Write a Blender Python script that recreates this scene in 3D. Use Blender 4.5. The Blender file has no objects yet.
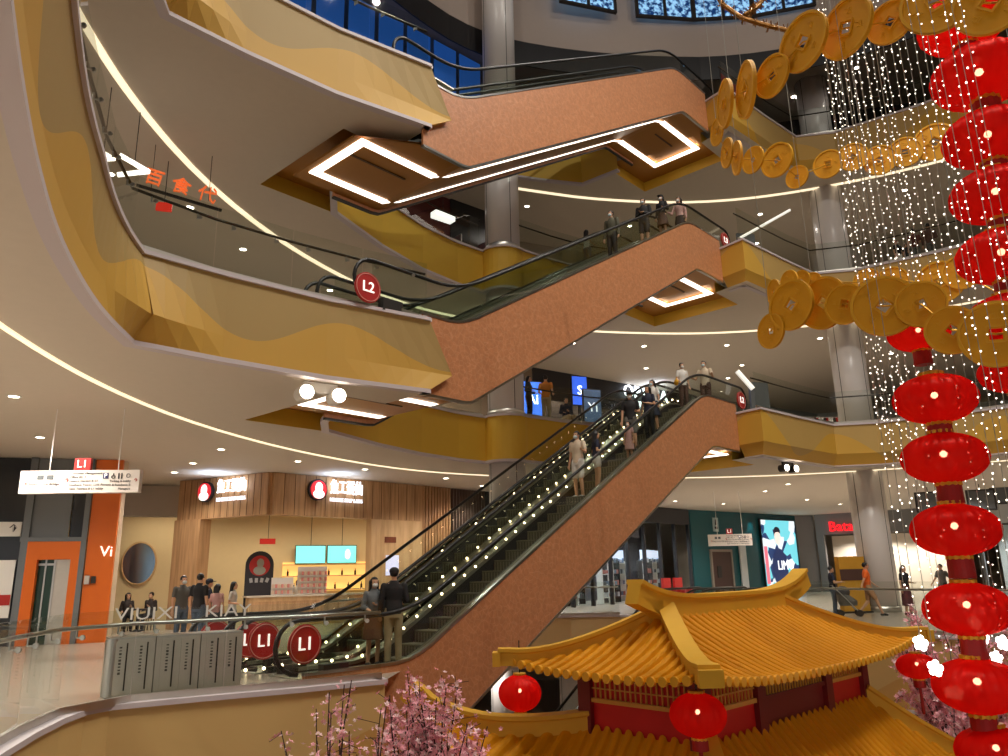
import bpy, bmesh, math, random
from math import sin, cos, pi, radians as RAD, sqrt, atan2
from mathutils import Vector as V, Matrix
from mathutils.geometry import tessellate_polygon
random.seed(7)
SC = bpy.context.scene
COL = SC.collection

# ---------------------------------------------------------------- camera
F_PX, TH, RO = 760.0, RAD(14.44), RAD(-1.2)
_fw = V((0, cos(TH), sin(TH))); _up = V((0, -sin(TH), cos(TH))); _rt = V((1, 0, 0))
_R = cos(RO) * _rt + sin(RO) * _up
_U = -sin(RO) * _rt + cos(RO) * _up
cd = bpy.data.cameras.new('camera'); cam = bpy.data.objects.new('camera', cd); COL.objects.link(cam)
cd.sensor_width = 36; cd.lens = F_PX / 1008 * 36; cd.clip_start = 0.05; cd.clip_end = 300
M = Matrix.Identity(4)
for i in range(3):
    M[i][0] = _R[i]; M[i][1] = _U[i]; M[i][2] = -_fw[i]
M[2][3] = 1.65
cam.matrix_world = M
SC.camera = cam

# ---------------------------------------------------------------- view and world
SC.view_settings.view_transform = 'Standard'
SC.view_settings.look = 'None'
SC.view_settings.exposure = 0.0
SC.view_settings.gamma = 1.0
SC.view_settings.use_curve_mapping = False
W = bpy.data.worlds.new('world'); SC.world = W; W.use_nodes = True
bg = W.node_tree.nodes['Background']
bg.inputs[0].default_value = (1.0, 0.91, 0.83, 1); bg.inputs[1].default_value = 0.75
cy = SC.cycles
cy.max_bounces = 7; cy.diffuse_bounces = 4; cy.glossy_bounces = 3; cy.transmission_bounces = 4
cy.transparent_max_bounces = 40; cy.sample_clamp_indirect = 4.0; cy.caustics_reflective = False; cy.caustics_refractive = False

WARM = (1.0, 0.94, 0.84)
def spot(loc, power, ang=130, col=(1.0, 0.91, 0.81), target=None, r=0.09, blend=0.6):
    l = bpy.data.lights.new('lamp_light', 'SPOT'); l.energy = power; l.color = col
    l.spot_size = RAD(ang); l.spot_blend = blend; l.shadow_soft_size = r
    o = bpy.data.objects.new('lamp_light', l); COL.objects.link(o); o.location = loc
    if target is not None:
        o.rotation_euler = (V(target) - V(loc)).to_track_quat('-Z', 'Y').to_euler()
    return o

# unseen lamps added under the roof to brighten the void and back slab edge
for fx, fy, tx, ty, pw in ((3, 5, 3.5, 12, 2600), (7, 4, 5, 12, 2600), (11, 6, 7, 13, 2600), (14, 10, 7, 16, 2400), (15, 15, 4, 18, 2400), (10, 20, 2, 16, 2000), (1, 20, 4, 14, 2000), (-4, 12, 3, 15, 2000), (12, 4, 1.5, 31, 3000)):
    spot((fx, fy, 27.5), pw * 1.35, 95, WARM, (tx, ty, 0), 0.14, 0.8)

# ---------------------------------------------------------------- materials
def lin(r, g, b):
    f = lambda c: (c / 255 / 12.92) if c / 255 <= 0.04045 else ((c / 255 + 0.055) / 1.055) ** 2.4
    return (f(r), f(g), f(b), 1)
MATS = {}
def mat(name, rgb, rough=0.6, metal=0.0, emit=0.0, erg=None, bump=None, var=0.0, spec=0.5, alpha=None, trans=0.0, coat=0.0):
    if name in MATS: return MATS[name]
    m = bpy.data.materials.new(name); m.use_nodes = True
    nt = m.node_tree; b = nt.nodes['Principled BSDF']
    c = lin(*rgb)
    b.inputs['Base Color'].default_value = c; b.inputs['Roughness'].default_value = rough
    b.inputs['Metallic'].default_value = metal; b.inputs['Specular IOR Level'].default_value = spec
    if coat: b.inputs['Coat Weight'].default_value = coat
    if emit:
        b.inputs['Emission Color'].default_value = lin(*(erg or rgb)); b.inputs['Emission Strength'].default_value = emit
    if trans: b.inputs['Transmission Weight'].default_value = trans
    if var or bump:
        tc = nt.nodes.new('ShaderNodeTexCoord'); n = nt.nodes.new('ShaderNodeTexNoise')
        nt.links.new(tc.outputs['Object'], n.inputs['Vector'])
        n.inputs['Scale'].default_value = (bump[0] if bump else 6.0); n.inputs['Detail'].default_value = 4
        if var:
            mx = nt.nodes.new('ShaderNodeMix'); mx.data_type = 'RGBA'
            k = 1 - var
            mx.inputs[6].default_value = (c[0] * k, c[1] * k, c[2] * k, 1); mx.inputs[7].default_value = (min(1, c[0] * (1 + var)), min(1, c[1] * (1 + var)), min(1, c[2] * (1 + var)), 1)
            nt.links.new(n.outputs['Fac'], mx.inputs[0]); nt.links.new(mx.outputs[2], b.inputs['Base Color'])
        if bump:
            bp = nt.nodes.new('ShaderNodeBump'); bp.inputs['Strength'].default_value = bump[1]; bp.inputs['Distance'].default_value = 0.02
            nt.links.new(n.outputs['Fac'], bp.inputs['Height']); nt.links.new(bp.outputs['Normal'], b.inputs['Normal'])
    MATS[name] = m
    return m

def glass_mat(name, tint=(0.93, 0.96, 0.94), refl=0.9, rough=0.02):
    m = bpy.data.materials.new(name); m.use_nodes = True; nt = m.node_tree
    for n in list(nt.nodes): nt.nodes.remove(n)
    out = nt.nodes.new('ShaderNodeOutputMaterial'); mx = nt.nodes.new('ShaderNodeMixShader')
    tr = nt.nodes.new('ShaderNodeBsdfTransparent'); tr.inputs[0].default_value = (*tint, 1)
    gl = nt.nodes.new('ShaderNodeBsdfGlossy'); gl.inputs['Roughness'].default_value = rough; gl.inputs[0].default_value = (refl, refl, refl, 1)
    fr = nt.nodes.new('ShaderNodeFresnel'); fr.inputs[0].default_value = 1.45
    ge = nt.nodes.new('ShaderNodeNewGeometry'); sb = nt.nodes.new('ShaderNodeMath'); sb.operation = 'SUBTRACT'; sb.inputs[0].default_value = 1.0
    ml = nt.nodes.new('ShaderNodeMath'); ml.operation = 'MULTIPLY'
    nt.links.new(ge.outputs['Backfacing'], sb.inputs[1]); nt.links.new(sb.outputs[0], ml.inputs[0]); nt.links.new(fr.outputs[0], ml.inputs[1])
    nt.links.new(ml.outputs[0], mx.inputs[0]); nt.links.new(tr.outputs[0], mx.inputs[1]); nt.links.new(gl.outputs[0], mx.inputs[2])
    nt.links.new(mx.outputs[0], out.inputs[0]); MATS[name] = m
    return m

def emat(name, rgb, s):
    if name in MATS: return MATS[name]
    m = bpy.data.materials.new(name); m.use_nodes = True; nt = m.node_tree
    b = nt.nodes['Principled BSDF']; b.inputs['Base Color'].default_value = lin(*rgb)
    b.inputs['Emission Color'].default_value = lin(*rgb); b.inputs['Emission Strength'].default_value = s
    MATS[name] = m
    return m

GLASS = glass_mat('balustrade_glass', (0.925, 0.95, 0.93))
SHOPGLASS = glass_mat('shop_glass', (0.9, 0.93, 0.93))
CEIL = mat('ceiling_paint', (214, 203, 188), 0.75, var=0.03)
FLOOR = mat('stone_floor', (172, 162, 148), 0.24, var=0.06)
TRIM = mat('lilac_trim', (205, 195, 200), 0.5)
CHROME = mat('brushed_steel', (190, 190, 188), 0.28, 1.0)
STEEL = mat('steel_cladding', (204, 200, 192), 0.38, 1.0, var=0.08)
BLACK = mat('black_rubber', (24, 22, 22), 0.4)
DARK = mat('dark_metal', (52, 48, 46), 0.45, 0.3)
WHITE = mat('white_paint', (235, 232, 226), 0.5)
COLUMN = mat('column_panel', (228, 222, 220), 0.3, 0.0, coat=0.2)
RED = mat('sign_red', (176, 34, 30), 0.45)
SIGNW = emat('sign_white', (255, 250, 240), 0.9)
COVE = emat('cove_light', (255, 236, 200), 1.15)
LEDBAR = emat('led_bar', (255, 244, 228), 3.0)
LAMPDISC = emat('lamp_disc', (255, 240, 215), 18.0)

def fascia_mat(name, a, b, period=6.5, phase=0.0, base=0.45, amp=0.42):
    """two tones meeting along a wave on the slab edge"""
    m = bpy.data.materials.new(name); m.use_nodes = True; nt = m.node_tree; L = nt.links
    p = nt.nodes['Principled BSDF']; p.inputs['Roughness'].default_value = 0.55
    uv = nt.nodes.new('ShaderNodeUVMap'); sp = nt.nodes.new('ShaderNodeSeparateXYZ'); L.new(uv.outputs[0], sp.inputs[0])
    def mth(op, x, y=None):
        n = nt.nodes.new('ShaderNodeMath'); n.operation = op
        for i, q in enumerate((x, y)):
            if q is None: continue
            if isinstance(q, (int, float)): n.inputs[i].default_value = q
            else: L.new(q, n.inputs[i])
        return n.outputs[0]
    s = mth('SINE', mth('ADD', mth('MULTIPLY', sp.outputs[0], 2 * pi / period), phase))
    s2 = mth('SINE', mth('ADD', mth('MULTIPLY', sp.outputs[0], 2 * pi / (period * 2.7)), phase * 1.7))
    wave = mth('ADD', mth('ADD', mth('MULTIPLY', s, amp), mth('MULTIPLY', s2, amp * 0.35)), base)
    fac = mth('LESS_THAN', sp.outputs[1], wave)
    mx = nt.nodes.new('ShaderNodeMix'); mx.data_type = 'RGBA'
    mx.inputs[6].default_value = lin(*b); mx.inputs[7].default_value = lin(*a)
    L.new(fac, mx.inputs[0]); L.new(mx.outputs[2], p.inputs['Base Color'])
    MATS[name] = m
    return m
FASC = fascia_mat('fascia_gold', (206, 162, 72), (176, 148, 92), 3.7, 1.5708, 0.58, 0.24)
FASC_R = fascia_mat('fascia_gold_right', (206, 160, 62), (188, 154, 88), 5.2, 0.6)
FASC_Y = mat('fascia_yellow', (222, 180, 62), 0.55, var=0.02)
FASC_L = fascia_mat('fascia_cream', (206, 160, 92), (214, 180, 118), 9.0, 2.0, 0.35, 0.3)
SOFFIT = mat('soffit_bronze', (172, 116, 40), 0.38, 0.25, var=0.04)

def copper():
    m = bpy.data.materials.new('copper_lattice_panel'); m.use_nodes = True; nt = m.node_tree; L = nt.links
    p = nt.nodes['Principled BSDF']; p.inputs['Roughness'].default_value = 0.45
    tc = nt.nodes.new('ShaderNodeTexCoord')
    v = nt.nodes.new('ShaderNodeTexVoronoi'); v.feature = 'DISTANCE_TO_EDGE'; v.inputs['Scale'].default_value = 7.5
    L.new(tc.outputs['Object'], v.inputs['Vector'])
    n = nt.nodes.new('ShaderNodeTexNoise'); n.inputs['Scale'].default_value = 9; n.inputs['Detail'].default_value = 5; L.new(tc.outputs['Object'], n.inputs['Vector'])
    r = nt.nodes.new('ShaderNodeValToRGB'); r.color_ramp.elements[0].position = 0.02; r.color_ramp.elements[1].position = 0.06
    r.color_ramp.elements[0].color = lin(204, 144, 104); r.color_ramp.elements[1].color = lin(194, 130, 88)
    L.new(v.outputs['Distance'], r.inputs[0])
    mx = nt.nodes.new('ShaderNodeMix'); mx.data_type = 'RGBA'; mx.blend_type = 'MULTIPLY'; mx.inputs[0].default_value = 0.35
    r2 = nt.nodes.new('ShaderNodeValToRGB'); r2.color_ramp.elements[0].position = 0.4; r2.color_ramp.elements[1].position = 0.62
    r2.color_ramp.elements[0].color = (0.62, 0.6, 0.58, 1); L.new(n.outputs['Fac'], r2.inputs[0])
    L.new(r.outputs[0], mx.inputs[6]); L.new(r2.outputs[0], mx.inputs[7]); L.new(mx.outputs[2], p.inputs['Base Color'])
    MATS['copper'] = m
    return m
COPPER = copper()

FASC_B = mat('fascia_cream_lit', (236, 206, 152), 0.6, var=0.02)  # lit copy of the cream fascia: brightness of the back edge put into colour
# ---------------------------------------------------------------- mesh helpers
class MB:
    def __init__(s): s.v = []; s.f = []; s.mi = []; s.uv = None
    def add(s, vs, fs, mi=0):
        o = len(s.v); s.v += [tuple(v) for v in vs]; s.f += [tuple(i + o for i in f) for f in fs]; s.mi += [mi] * len(fs); return s
    def box(s, c, d, rz=0.0, mi=0, mx=None):
        hx, hy, hz = d[0] / 2, d[1] / 2, d[2] / 2; c = V(c)
        R = Matrix.Rotation(rz, 3, 'Z') if mx is None else mx
        vs = [c + R @ V((x * hx, y * hy, z * hz)) for z in (-1, 1) for y in (-1, 1) for x in (-1, 1)]
        return s.add(vs, [(0, 2, 3, 1), (4, 5, 7, 6), (0, 1, 5, 4), (2, 6, 7, 3), (0, 4, 6, 2), (1, 3, 7, 5)], mi)
    def bar(s, a, b, w, h, up=(0, 0, 1), mi=0):
        """box beam from a to b, w sideways, h along up"""
        a, b = V(a), V(b); d = b - a; L = d.length
        if L < 1e-6: return s
        x = d / L; y = V(up).cross(x)
        if y.length < 1e-6: y = V((1, 0, 0)).cross(x)
        y.normalize(); z = x.cross(y)
        R = Matrix((x, y, z)).transposed()
        return s.box((a + b) / 2, (L, w, h), mx=R, mi=mi)
    def prism(s, poly, z0, z1, mi=0):
        n = len(poly); vs = [(p[0], p[1], z0) for p in poly] + [(p[0], p[1], z1) for p in poly]
        tri = tessellate_polygon([[V((p[0], p[1], 0)) for p in poly]])
        ar = sum(poly[i][0] * poly[(i + 1) % n][1] - poly[(i + 1) % n][0] * poly[i][1] for i in range(n))
        fs = [(i, (i + 1) % n, n + (i + 1) % n, n + i) if ar > 0 else (n + i, n + (i + 1) % n, (i + 1) % n, i) for i in range(n)]
        for t in tri:
            a, b, c = t
            cr = (poly[b][0] - poly[a][0]) * (poly[c][1] - poly[a][1]) - (poly[b][1] - poly[a][1]) * (poly[c][0] - poly[a][0])
            if cr < 0: a, c = c, a
            fs += [(c, b, a), (n + a, n + b, n + c)]
        return s.add(vs, fs, mi)
    def sheet(s, outer, holes, z, up=True, mi=0):
        pl = [[V((p[0], p[1], 0)) for p in outer]] + [[V((p[0], p[1], 0)) for p in h] for h in holes]
        flat = [p for q in pl for p in q]; fs = []
        for a, b, c in tessellate_polygon(pl):
            cr = (flat[b] - flat[a]).cross(flat[c] - flat[a]).z
            if (cr < 0) == up: a, c = c, a
            fs.append((a, b, c))
        return s.add([(p.x, p.y, z) for p in flat], fs, mi)
    def tube(s, pts, r, n=8, mi=0, closed=False, caps=True):
        pts = [V(p) for p in pts]; m = len(pts); rs = r if isinstance(r, (list, tuple)) else [r] * m
        vs = []; ref = None
        for i, p in enumerate(pts):
            if closed: t = pts[(i + 1) % m] - pts[i - 1]
            else: t = pts[min(i + 1, m - 1)] - pts[max(i - 1, 0)]
            t.normalize()
            if ref is None:
                ref = V((0, 0, 1)) if abs(t.z) < 0.9 else V((1, 0, 0))
            u = ref - t * ref.dot(t)
            if u.length < 1e-5: u = t.orthogonal()
            u.normalize(); ref = u; w = t.cross(u)
            for k in range(n):
                a = 2 * pi * k / n; vs.append(p + (u * cos(a) + w * sin(a)) * rs[i])
        fs = []
        for i in range(m if closed else m - 1):
            j = (i + 1) % m
            for k in range(n):
                l = (k + 1) % n; fs.append((i * n + k, i * n + l, j * n + l, j * n + k))
        if caps and not closed:
            fs.append(tuple(range(n))[::-1]); fs.append(tuple((m - 1) * n + k for k in range(n)))
        return s.add(vs, fs, mi)
    def lathe(s, prof, n=20, c=(0, 0, 0), axis='Z', mi=0, lobes=0, amp=0.0):
        """prof: list of (r, h); closed top and bottom"""
        vs = []
        for r, h in prof:
            for k in range(n):
                a = 2 * pi * k / n; rr = r * (1 - amp * (0.5 - 0.5 * cos(a * lobes)))
                p = (rr * cos(a), rr * sin(a), h)
                if axis == 'Y': p = (p[0], -p[2], p[1])
                if axis == 'X': p = (p[2], p[0], p[1])
                vs.append((p[0] + c[0], p[1] + c[1], p[2] + c[2]))
        fs = []
        for i in range(len(prof) - 1):
            for k in range(n):
                l = (k + 1) % n; fs.append((i * n + k, i * n + l, (i + 1) * n + l, (i + 1) * n + k))
        fs.append(tuple(range(n))[::-1]); fs.append(tuple((len(prof) - 1) * n + k for k in range(n)))
        return s.add(vs, fs, mi)
    def ball(s, c, r, n=10, m=7, mi=0):
        if not isinstance(r, (tuple, list)): r = (r, r, r)
        vs = [(c[0], c[1], c[2] - r[2])]
        for i in range(1, m):
            t = pi * i / m
            for k in range(n):
                a = 2 * pi * k / n; vs.append((c[0] + r[0] * sin(t) * cos(a), c[1] + r[1] * sin(t) * sin(a), c[2] - r[2] * cos(t)))
        vs.append((c[0], c[1], c[2] + r[2])); fs = []
        for k in range(n): fs.append((0, 1 + (k + 1) % n, 1 + k))
        for i in range(m - 2):
            for k in range(n):
                l = (k + 1) % n; fs.append((1 + i * n + k, 1 + i * n + l, 1 + (i + 1) * n + l, 1 + (i + 1) * n + k))
        e = len(vs) - 1
        for k in range(n): fs.append((e, 1 + (m - 2) * n + k, 1 + (m - 2) * n + (k + 1) % n))
        return s.add(vs, fs, mi)
    def sweep(s, pts, prof, up=(0, 0, 1), mi=0):
        """prof: closed polygon of (side, up) offsets swept along pts"""
        pts = [V(p) for p in pts]; m = len(pts); n = len(prof); vs = []
        for i, p in enumerate(pts):
            t = (pts[min(i + 1, m - 1)] - pts[max(i - 1, 0)]).normalized()
            y = V(up).cross(t); y.normalize(); z = t.cross(y)
            vs += [p + y * a + z * b for a, b in prof]
        fs = [(i * n + k, i * n + (k + 1) % n, (i + 1) * n + (k + 1) % n, (i + 1) * n + k) for i in range(m - 1) for k in range(n)]
        fs += [tuple(range(n))[::-1], tuple((m - 1) * n + k for k in range(n))]
        return s.add(vs, fs, mi)
    def mesh(s, name, mats, smooth=False):
        me = bpy.data.meshes.new(name); me.from_pydata(s.v, [], s.f)
        for m in (mats if isinstance(mats, (list, tuple)) else [mats]): me.materials.append(m)
        if any(s.mi): me.polygons.foreach_set('material_index', s.mi)
        if smooth: me.polygons.foreach_set('use_smooth', [True] * len(me.polygons))
        if s.uv:
            l = me.uv_layers.new(name='UVMap')
            for p in me.polygons:
                for li in p.loop_indices: l.data[li].uv = s.uv[me.loops[li].vertex_index]
        me.update()
        return me
    def build(s, name, mats, parent=None, smooth=False, loc=None, fix=True):
        me = s.mesh(name, mats, smooth)
        if fix:
            b = bmesh.new(); b.from_mesh(me); bmesh.ops.recalc_face_normals(b, faces=b.faces); b.to_mesh(me); b.free()
        o = bpy.data.objects.new(name, me); COL.objects.link(o)
        if loc is not None: o.location = loc
        if parent is not None: o.parent = parent
        return o

def tag(o, label, cat, group=None, kind=None):
    o['label'] = label; o['category'] = cat
    if group: o['group'] = group
    if kind: o['kind'] = kind
    return o
def thing(name, label, cat, loc=(0, 0, 0), rz=0.0, group=None):
    o = bpy.data.objects.new(name, None); COL.objects.link(o); o.empty_display_size = 0.1
    o.location = loc; o.rotation_euler = (0, 0, rz)
    return tag(o, label, cat, group)
def struct(o):
    o['kind'] = 'structure'; return o
def dup(root, loc=None, rz=None, label=None):
    def cp(o, par):
        c = o.copy(); COL.objects.link(c)
        if par is not None: c.parent = par
        for ch in list(o.children): cp(ch, c)
        return c
    r = cp(root, None)
    if loc is not None: r.location = loc
    if rz is not None: r.rotation_euler = (0, 0, rz)
    if label: r['label'] = label
    return r
def text(body, size, m, parent, loc, rot, name='lettering', extrude=0.01, align='CENTER', sx=1.0):
    c = bpy.data.curves.new('tmp_text', 'FONT'); c.body = body; c.size = size; c.extrude = extrude; c.align_x = align; c.align_y = 'CENTER'
    c.resolution_u = 2
    o = bpy.data.objects.new('tmp_text', c); COL.objects.link(o)
    dg = bpy.context.evaluated_depsgraph_get(); me = bpy.data.meshes.new_from_object(o.evaluated_get(dg))
    bpy.data.objects.remove(o); bpy.data.curves.remove(c)
    me.materials.clear(); me.materials.append(m); me.name = name
    t = bpy.data.objects.new(name, me); COL.objects.link(t); t.location = loc; t.rotation_euler = rot; t.scale = (sx, 1, 1)
    if parent is not None: t.parent = parent
    return t
ORD = ['first', 'second', 'third', 'fourth', 'fifth', 'sixth', 'seventh', 'eighth', 'ninth', 'tenth', 'eleventh', 'twelfth', 'thirteenth', 'fourteenth', 'fifteenth', 'sixteenth',
       'seventeenth', 'eighteenth', 'nineteenth', 'twentieth', 'twenty-first', 'twenty-second', 'twenty-third', 'twenty-fourth', 'twenty-fifth', 'twenty-sixth', 'twenty-seventh',
       'twenty-eighth', 'twenty-ninth', 'thirtieth', 'thirty-first', 'thirty-second', 'thirty-third', 'thirty-fourth', 'thirty-fifth', 'thirty-sixth', 'thirty-seventh', 'thirty-eighth']
E2 = V((0.674, 0.738, 0)).normalized(); M2 = V((-E2.y, E2.x, 0)); P0 = V((6.55, 23.85, 0)); EA = atan2(E2.y, E2.x)
def TW(t, w, z=0.0): return P0 + E2 * t + M2 * w + V((0, 0, z))
def seg(path):
    return sum((V(path[i + 1]) - V(path[i])).length for i in range(len(path) - 1))
def resample(path, step):
    path = [V((p[0], p[1], 0)) for p in path]; L = seg(path); n = max(1, round(L / step)); out = []; d = 0; i = 0; acc = 0
    for k in range(n + 1):
        tgt = L * k / n
        while i < len(path) - 2 and acc + (path[i + 1] - path[i]).length < tgt - 1e-9:
            acc += (path[i + 1] - path[i]).length; i += 1
        l = (path[i + 1] - path[i]).length; out.append(path[i].lerp(path[i + 1], min(1, (tgt - acc) / l)))
    return out
def offset(path, d):
    """shift a polyline to the right of its direction by d"""
    path = [V((p[0], p[1], 0)) for p in path]; out = []
    for i, p in enumerate(path):
        a = (path[i] - path[i - 1]).normalized() if i > 0 else None
        b = (path[i + 1] - path[i]).normalized() if i < len(path) - 1 else None
        if a is None: a = b
        if b is None: b = a
        na, nb = V((a.y, -a.x, 0)), V((b.y, -b.x, 0)); n = (na + nb); n.normalize()
        out.append(p + n * (d / max(0.5, n.dot(na))))
    return out
def chaikin(p, k=2):
    p = [V((q[0], q[1], 0)) for q in p]
    for _ in range(k):
        o = [p[0]]
        for i in range(len(p) - 1): o += [p[i].lerp(p[i + 1], .25), p[i].lerp(p[i + 1], .75)]
        p = o + [p[-1]]
    return p
# ================================================================ building shell
Z1, Z2, Z3, Z4 = 0.0, 6.75, 12.75, 18.75
TH_S = 1.55
LEFT = chaikin([(-0.6, 1.2), (-2.0, 2.3), (-2.8, 3.5), (-3.5, 4.8), (-4.1, 6.0), (-4.72, 7.4), (-5.2, 8.8), (-5.5, 9.9), (-5.72, 11.2)], 2) + [V((-4.72, 12.25, 0)), V((-3.3, 13.55, 0)), TW(-12.1, -0.16)]
A_ = LEFT[-1]
_off = offset(LEFT, 0.14)
LEFT_T = [q.lerp(r, max(0, min(1, (10.6 - q.y) / 2.4))) for q, r in zip(LEFT, _off)]
ARC = [V((0.05 + 0.78 * cos(a), 25.3 + 0.78 * sin(a), 0)) for a in [RAD(205 + i * 13) for i in range(11)]]
BACK = [V((-4.2, 17.6, 0)), V((-4.45, 18.8, 0)), V((-3.55, 21.0, 0)), V((-2.55, 22.85, 0)), V((-1.5, 24.2, 0))] + ARC + [V((1.9, 25.9, 0)), V((3.2, 26.8, 0)), TW(1.4, 3.75)]
D_ = TW(1.85, -0.02)
RIGHT = [D_, V((8.38, 24.42, 0)), V((10.35, 26.2, 0)), V((12.15, 27.75, 0)), V((13.6, 27.5, 0)), V((16.0, 25.85, 0)), V((18.6, 23.6, 0)), V((21, 20, 0)), V((22, 15, 0)), V((20, 8, 0)), V((15, 2.5, 0)), V((8, 0.2, 0)), V((2, 0.0, 0))]
VOID = LEFT_T + BACK + RIGHT
VOID_C = LEFT + [TW(-12.1, 1.25), TW(-13.4, 1.25), TW(-13.4, 4.75), TW(-11.2, 4.75)] + BACK[2:-1] + [TW(1.4, 3.95), TW(3.7, 3.95), TW(3.7, 0.35), TW(1.95, 0.35)] + RIGHT
LEFT4 = [(-2, -4), (-9, 3), (-10.5, 10), (-9.4, 17), (-6.8, 21.6), (-4.2, 24.5), (-1.5, 26.8), (1, 27.9), (3.4, 28.5)]
LEFT4 = chaikin(LEFT4, 2)
VOID4 = LEFT4 + [TW(1.4, 3.75)] + RIGHT
VOID4_C = LEFT4 + [TW(1.4, 3.95), TW(3.7, 3.95), TW(3.7, 0.35), TW(1.95, 0.35)] + RIGHT
L1L = [V((*q, 0)) for q in [(-0.9, 0.75), (-2.3, 1.8), (-3.2, 3.4), (-4.0, 5.2), (-4.65, 6.8), (-5.13, 8.26), (-5.42, 9.3), (-5.61, 10.2), (-5.66, 10.85), (-5.5, 11.2)]] + [V((-4.5, 11.8, 0)), V((-3.2, 12.5, 0)), V((-2.05, 13.25, 0))]
L1B = [TW(-12.6, 0.02), TW(-12.6, 3.35), V((-4.3, 19, 0)), V((-4.0, 22, 0)), V((-3.2, 25.5, 0)), V((-1.6, 28.6, 0)), V((0.5, 30.4, 0)), V((2.4, 31.0, 0)), V((4.3, 30.8, 0)), TW(3.35, 3.75)]
L1R = [TW(3.35, -0.02), V((8.75, 23.6, 0)), V((8.9, 21.9, 0)), V((9.6, 20.0, 0)), V((11, 17.8, 0)), V((13.2, 14, 0)), V((15, 9, 0)), V((13.5, 3, 0)), V((8, 0.5, 0)), V((2, 0.45, 0))]
VOID1 = L1L + L1B + L1R
OUT = [(-42, -14), (-42, 60), (52, 60), (52, -14)]

def slab(z, void, voidc, fname, cname):
    struct(MB().sheet(OUT, [void], z, True).build(fname, FLOOR, fix=False))
    struct(MB().sheet(OUT, [voidc], z - TH_S, False).build(cname, CEIL, fix=False))
slab(Z1, VOID1, VOID1, 'floor', 'ceiling')
slab(Z2, VOID, VOID_C, 'floor', 'ceiling')
slab(Z3, VOID, VOID_C, 'floor', 'ceiling')
slab(Z4, VOID4, VOID4_C, 'floor', 'ceiling')
struct(MB().sheet([(-42, -14), (-42, 60), (52, 60), (52, -14)], [], -6.0, True).build('ground_floor', FLOOR, fix=False))

def fascia(path, zt, zb, m, step=0.35, tip=False, inset=0.0, name='slab_fascia', endcap=False, top=None):
    def sub(pp):
        pp = [V((q[0], q[1], 0)) for q in pp]; o = [pp[0]]
        for a, b, nn in zip(pp[:-1], pp[1:], cnt): o += [a.lerp(b, k / nn) for k in range(1, nn + 1)]
        return o
    cnt = [max(1, round((V((*b[:2], 0)) - V((*a[:2], 0))).length / step)) for a, b in zip(path[:-1], path[1:])]
    p = sub(path); ptop = sub(top) if top else p
    L = 0; us = [0.0]
    for i in range(1, len(p)): L += (p[i] - p[i - 1]).length; us.append(L)
    if top:
        kc = min(range(len(p)), key=lambda i: (p[i] - V((-5.72, 11.2, 0))).length); uc = us[kc]; us = [u - uc for u in us]
    rows = [(zt - 0.05, 0.0, 1.0), (zt - 1.1, 0.0, 0.28), (zb + 0.05, -inset, 0.0)]
    mb = MB(); n = len(p); mb.uv = []
    for z, d, v in rows:
        q = offset(p, d) if d else [x.copy() for x in (ptop if v == 1.0 else p)]
        if tip and v == 0.28:
            for kk in range(1, 6): q[-kk] = q[-kk] + E2 * (0.62 * (1 - (kk - 1) / 5))
        if top and v == 0.28:
            bq = offset(p, 0.30); q = [a_.lerp(b_, max(0.0, 1 - abs(u_) / 1.3)) for a_, b_, u_ in zip(q, bq, us)]
        if endcap and v == 0.28: q[0] = q[0] + E2 * 0.62; q[-1] = q[-1] + E2 * 0.5
        for i, x in enumerate(q): mb.v.append((x.x, x.y, z)); mb.uv.append((us[i], v))
    for r in range(2):
        for i in range(n - 1): mb.f.append((r * n + i, r * n + i + 1, (r + 1) * n + i + 1, (r + 1) * n + i)); mb.mi.append(0)
    o = struct(mb.build(name, m, fix=False))
    for nm, z0, z1, dd in (('trim_1', zt - 0.05, zt + 0.02, 0.05), ('trim_2', zb - 0.02, zb + 0.06, 0.03 - inset)):
        pp = ptop if nm == 'trim_1' else p; a = offset(pp, dd); b = offset(pp, dd - 0.18)
        if tip and nm == 'trim_2': pass
        t = MB()
        for i in range(n - 1):
            vs = [(a[i].x, a[i].y, z0), (a[i + 1].x, a[i + 1].y, z0), (b[i + 1].x, b[i + 1].y, z0), (b[i].x, b[i].y, z0)]
            vs += [(x, y, z1) for x, y, _ in vs]
            t.add(vs, [(0, 1, 2, 3), (7, 6, 5, 4), (0, 4, 5, 1), (1, 5, 6, 2), (2, 6, 7, 3), (3, 7, 4, 0)])
        struct(t.build(nm, TRIM))
    return o
for z, lf in ((Z2, LEFT), (Z3, LEFT)):
    fascia(lf, z, z - TH_S, FASC, tip=True, top=LEFT_T)
    # the short end of the left slab, where the escalators take off
    fascia([A_, TW(-12.08, 0.06)], z, z - TH_S, FASC, endcap=True)
    fascia([TW(-12.05, 3.35)] + BACK, z, z - TH_S, FASC_Y)
    fascia(RIGHT, z, z - TH_S, FASC_R, inset=0.25)
fascia(LEFT4 + [TW(1.4, 3.75)], Z4, Z4 - TH_S, FASC_Y)
fascia(RIGHT, Z4, Z4 - TH_S, FASC_R, inset=0.25)
fascia(L1L, Z1, -1.7, FASC_L)
fascia([L1L[-1], TW(-13.3, 0.0)], Z1, -1.7, FASC_L)
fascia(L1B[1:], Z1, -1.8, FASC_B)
fascia(L1R, Z1, -1.8, FASC_L)

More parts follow.
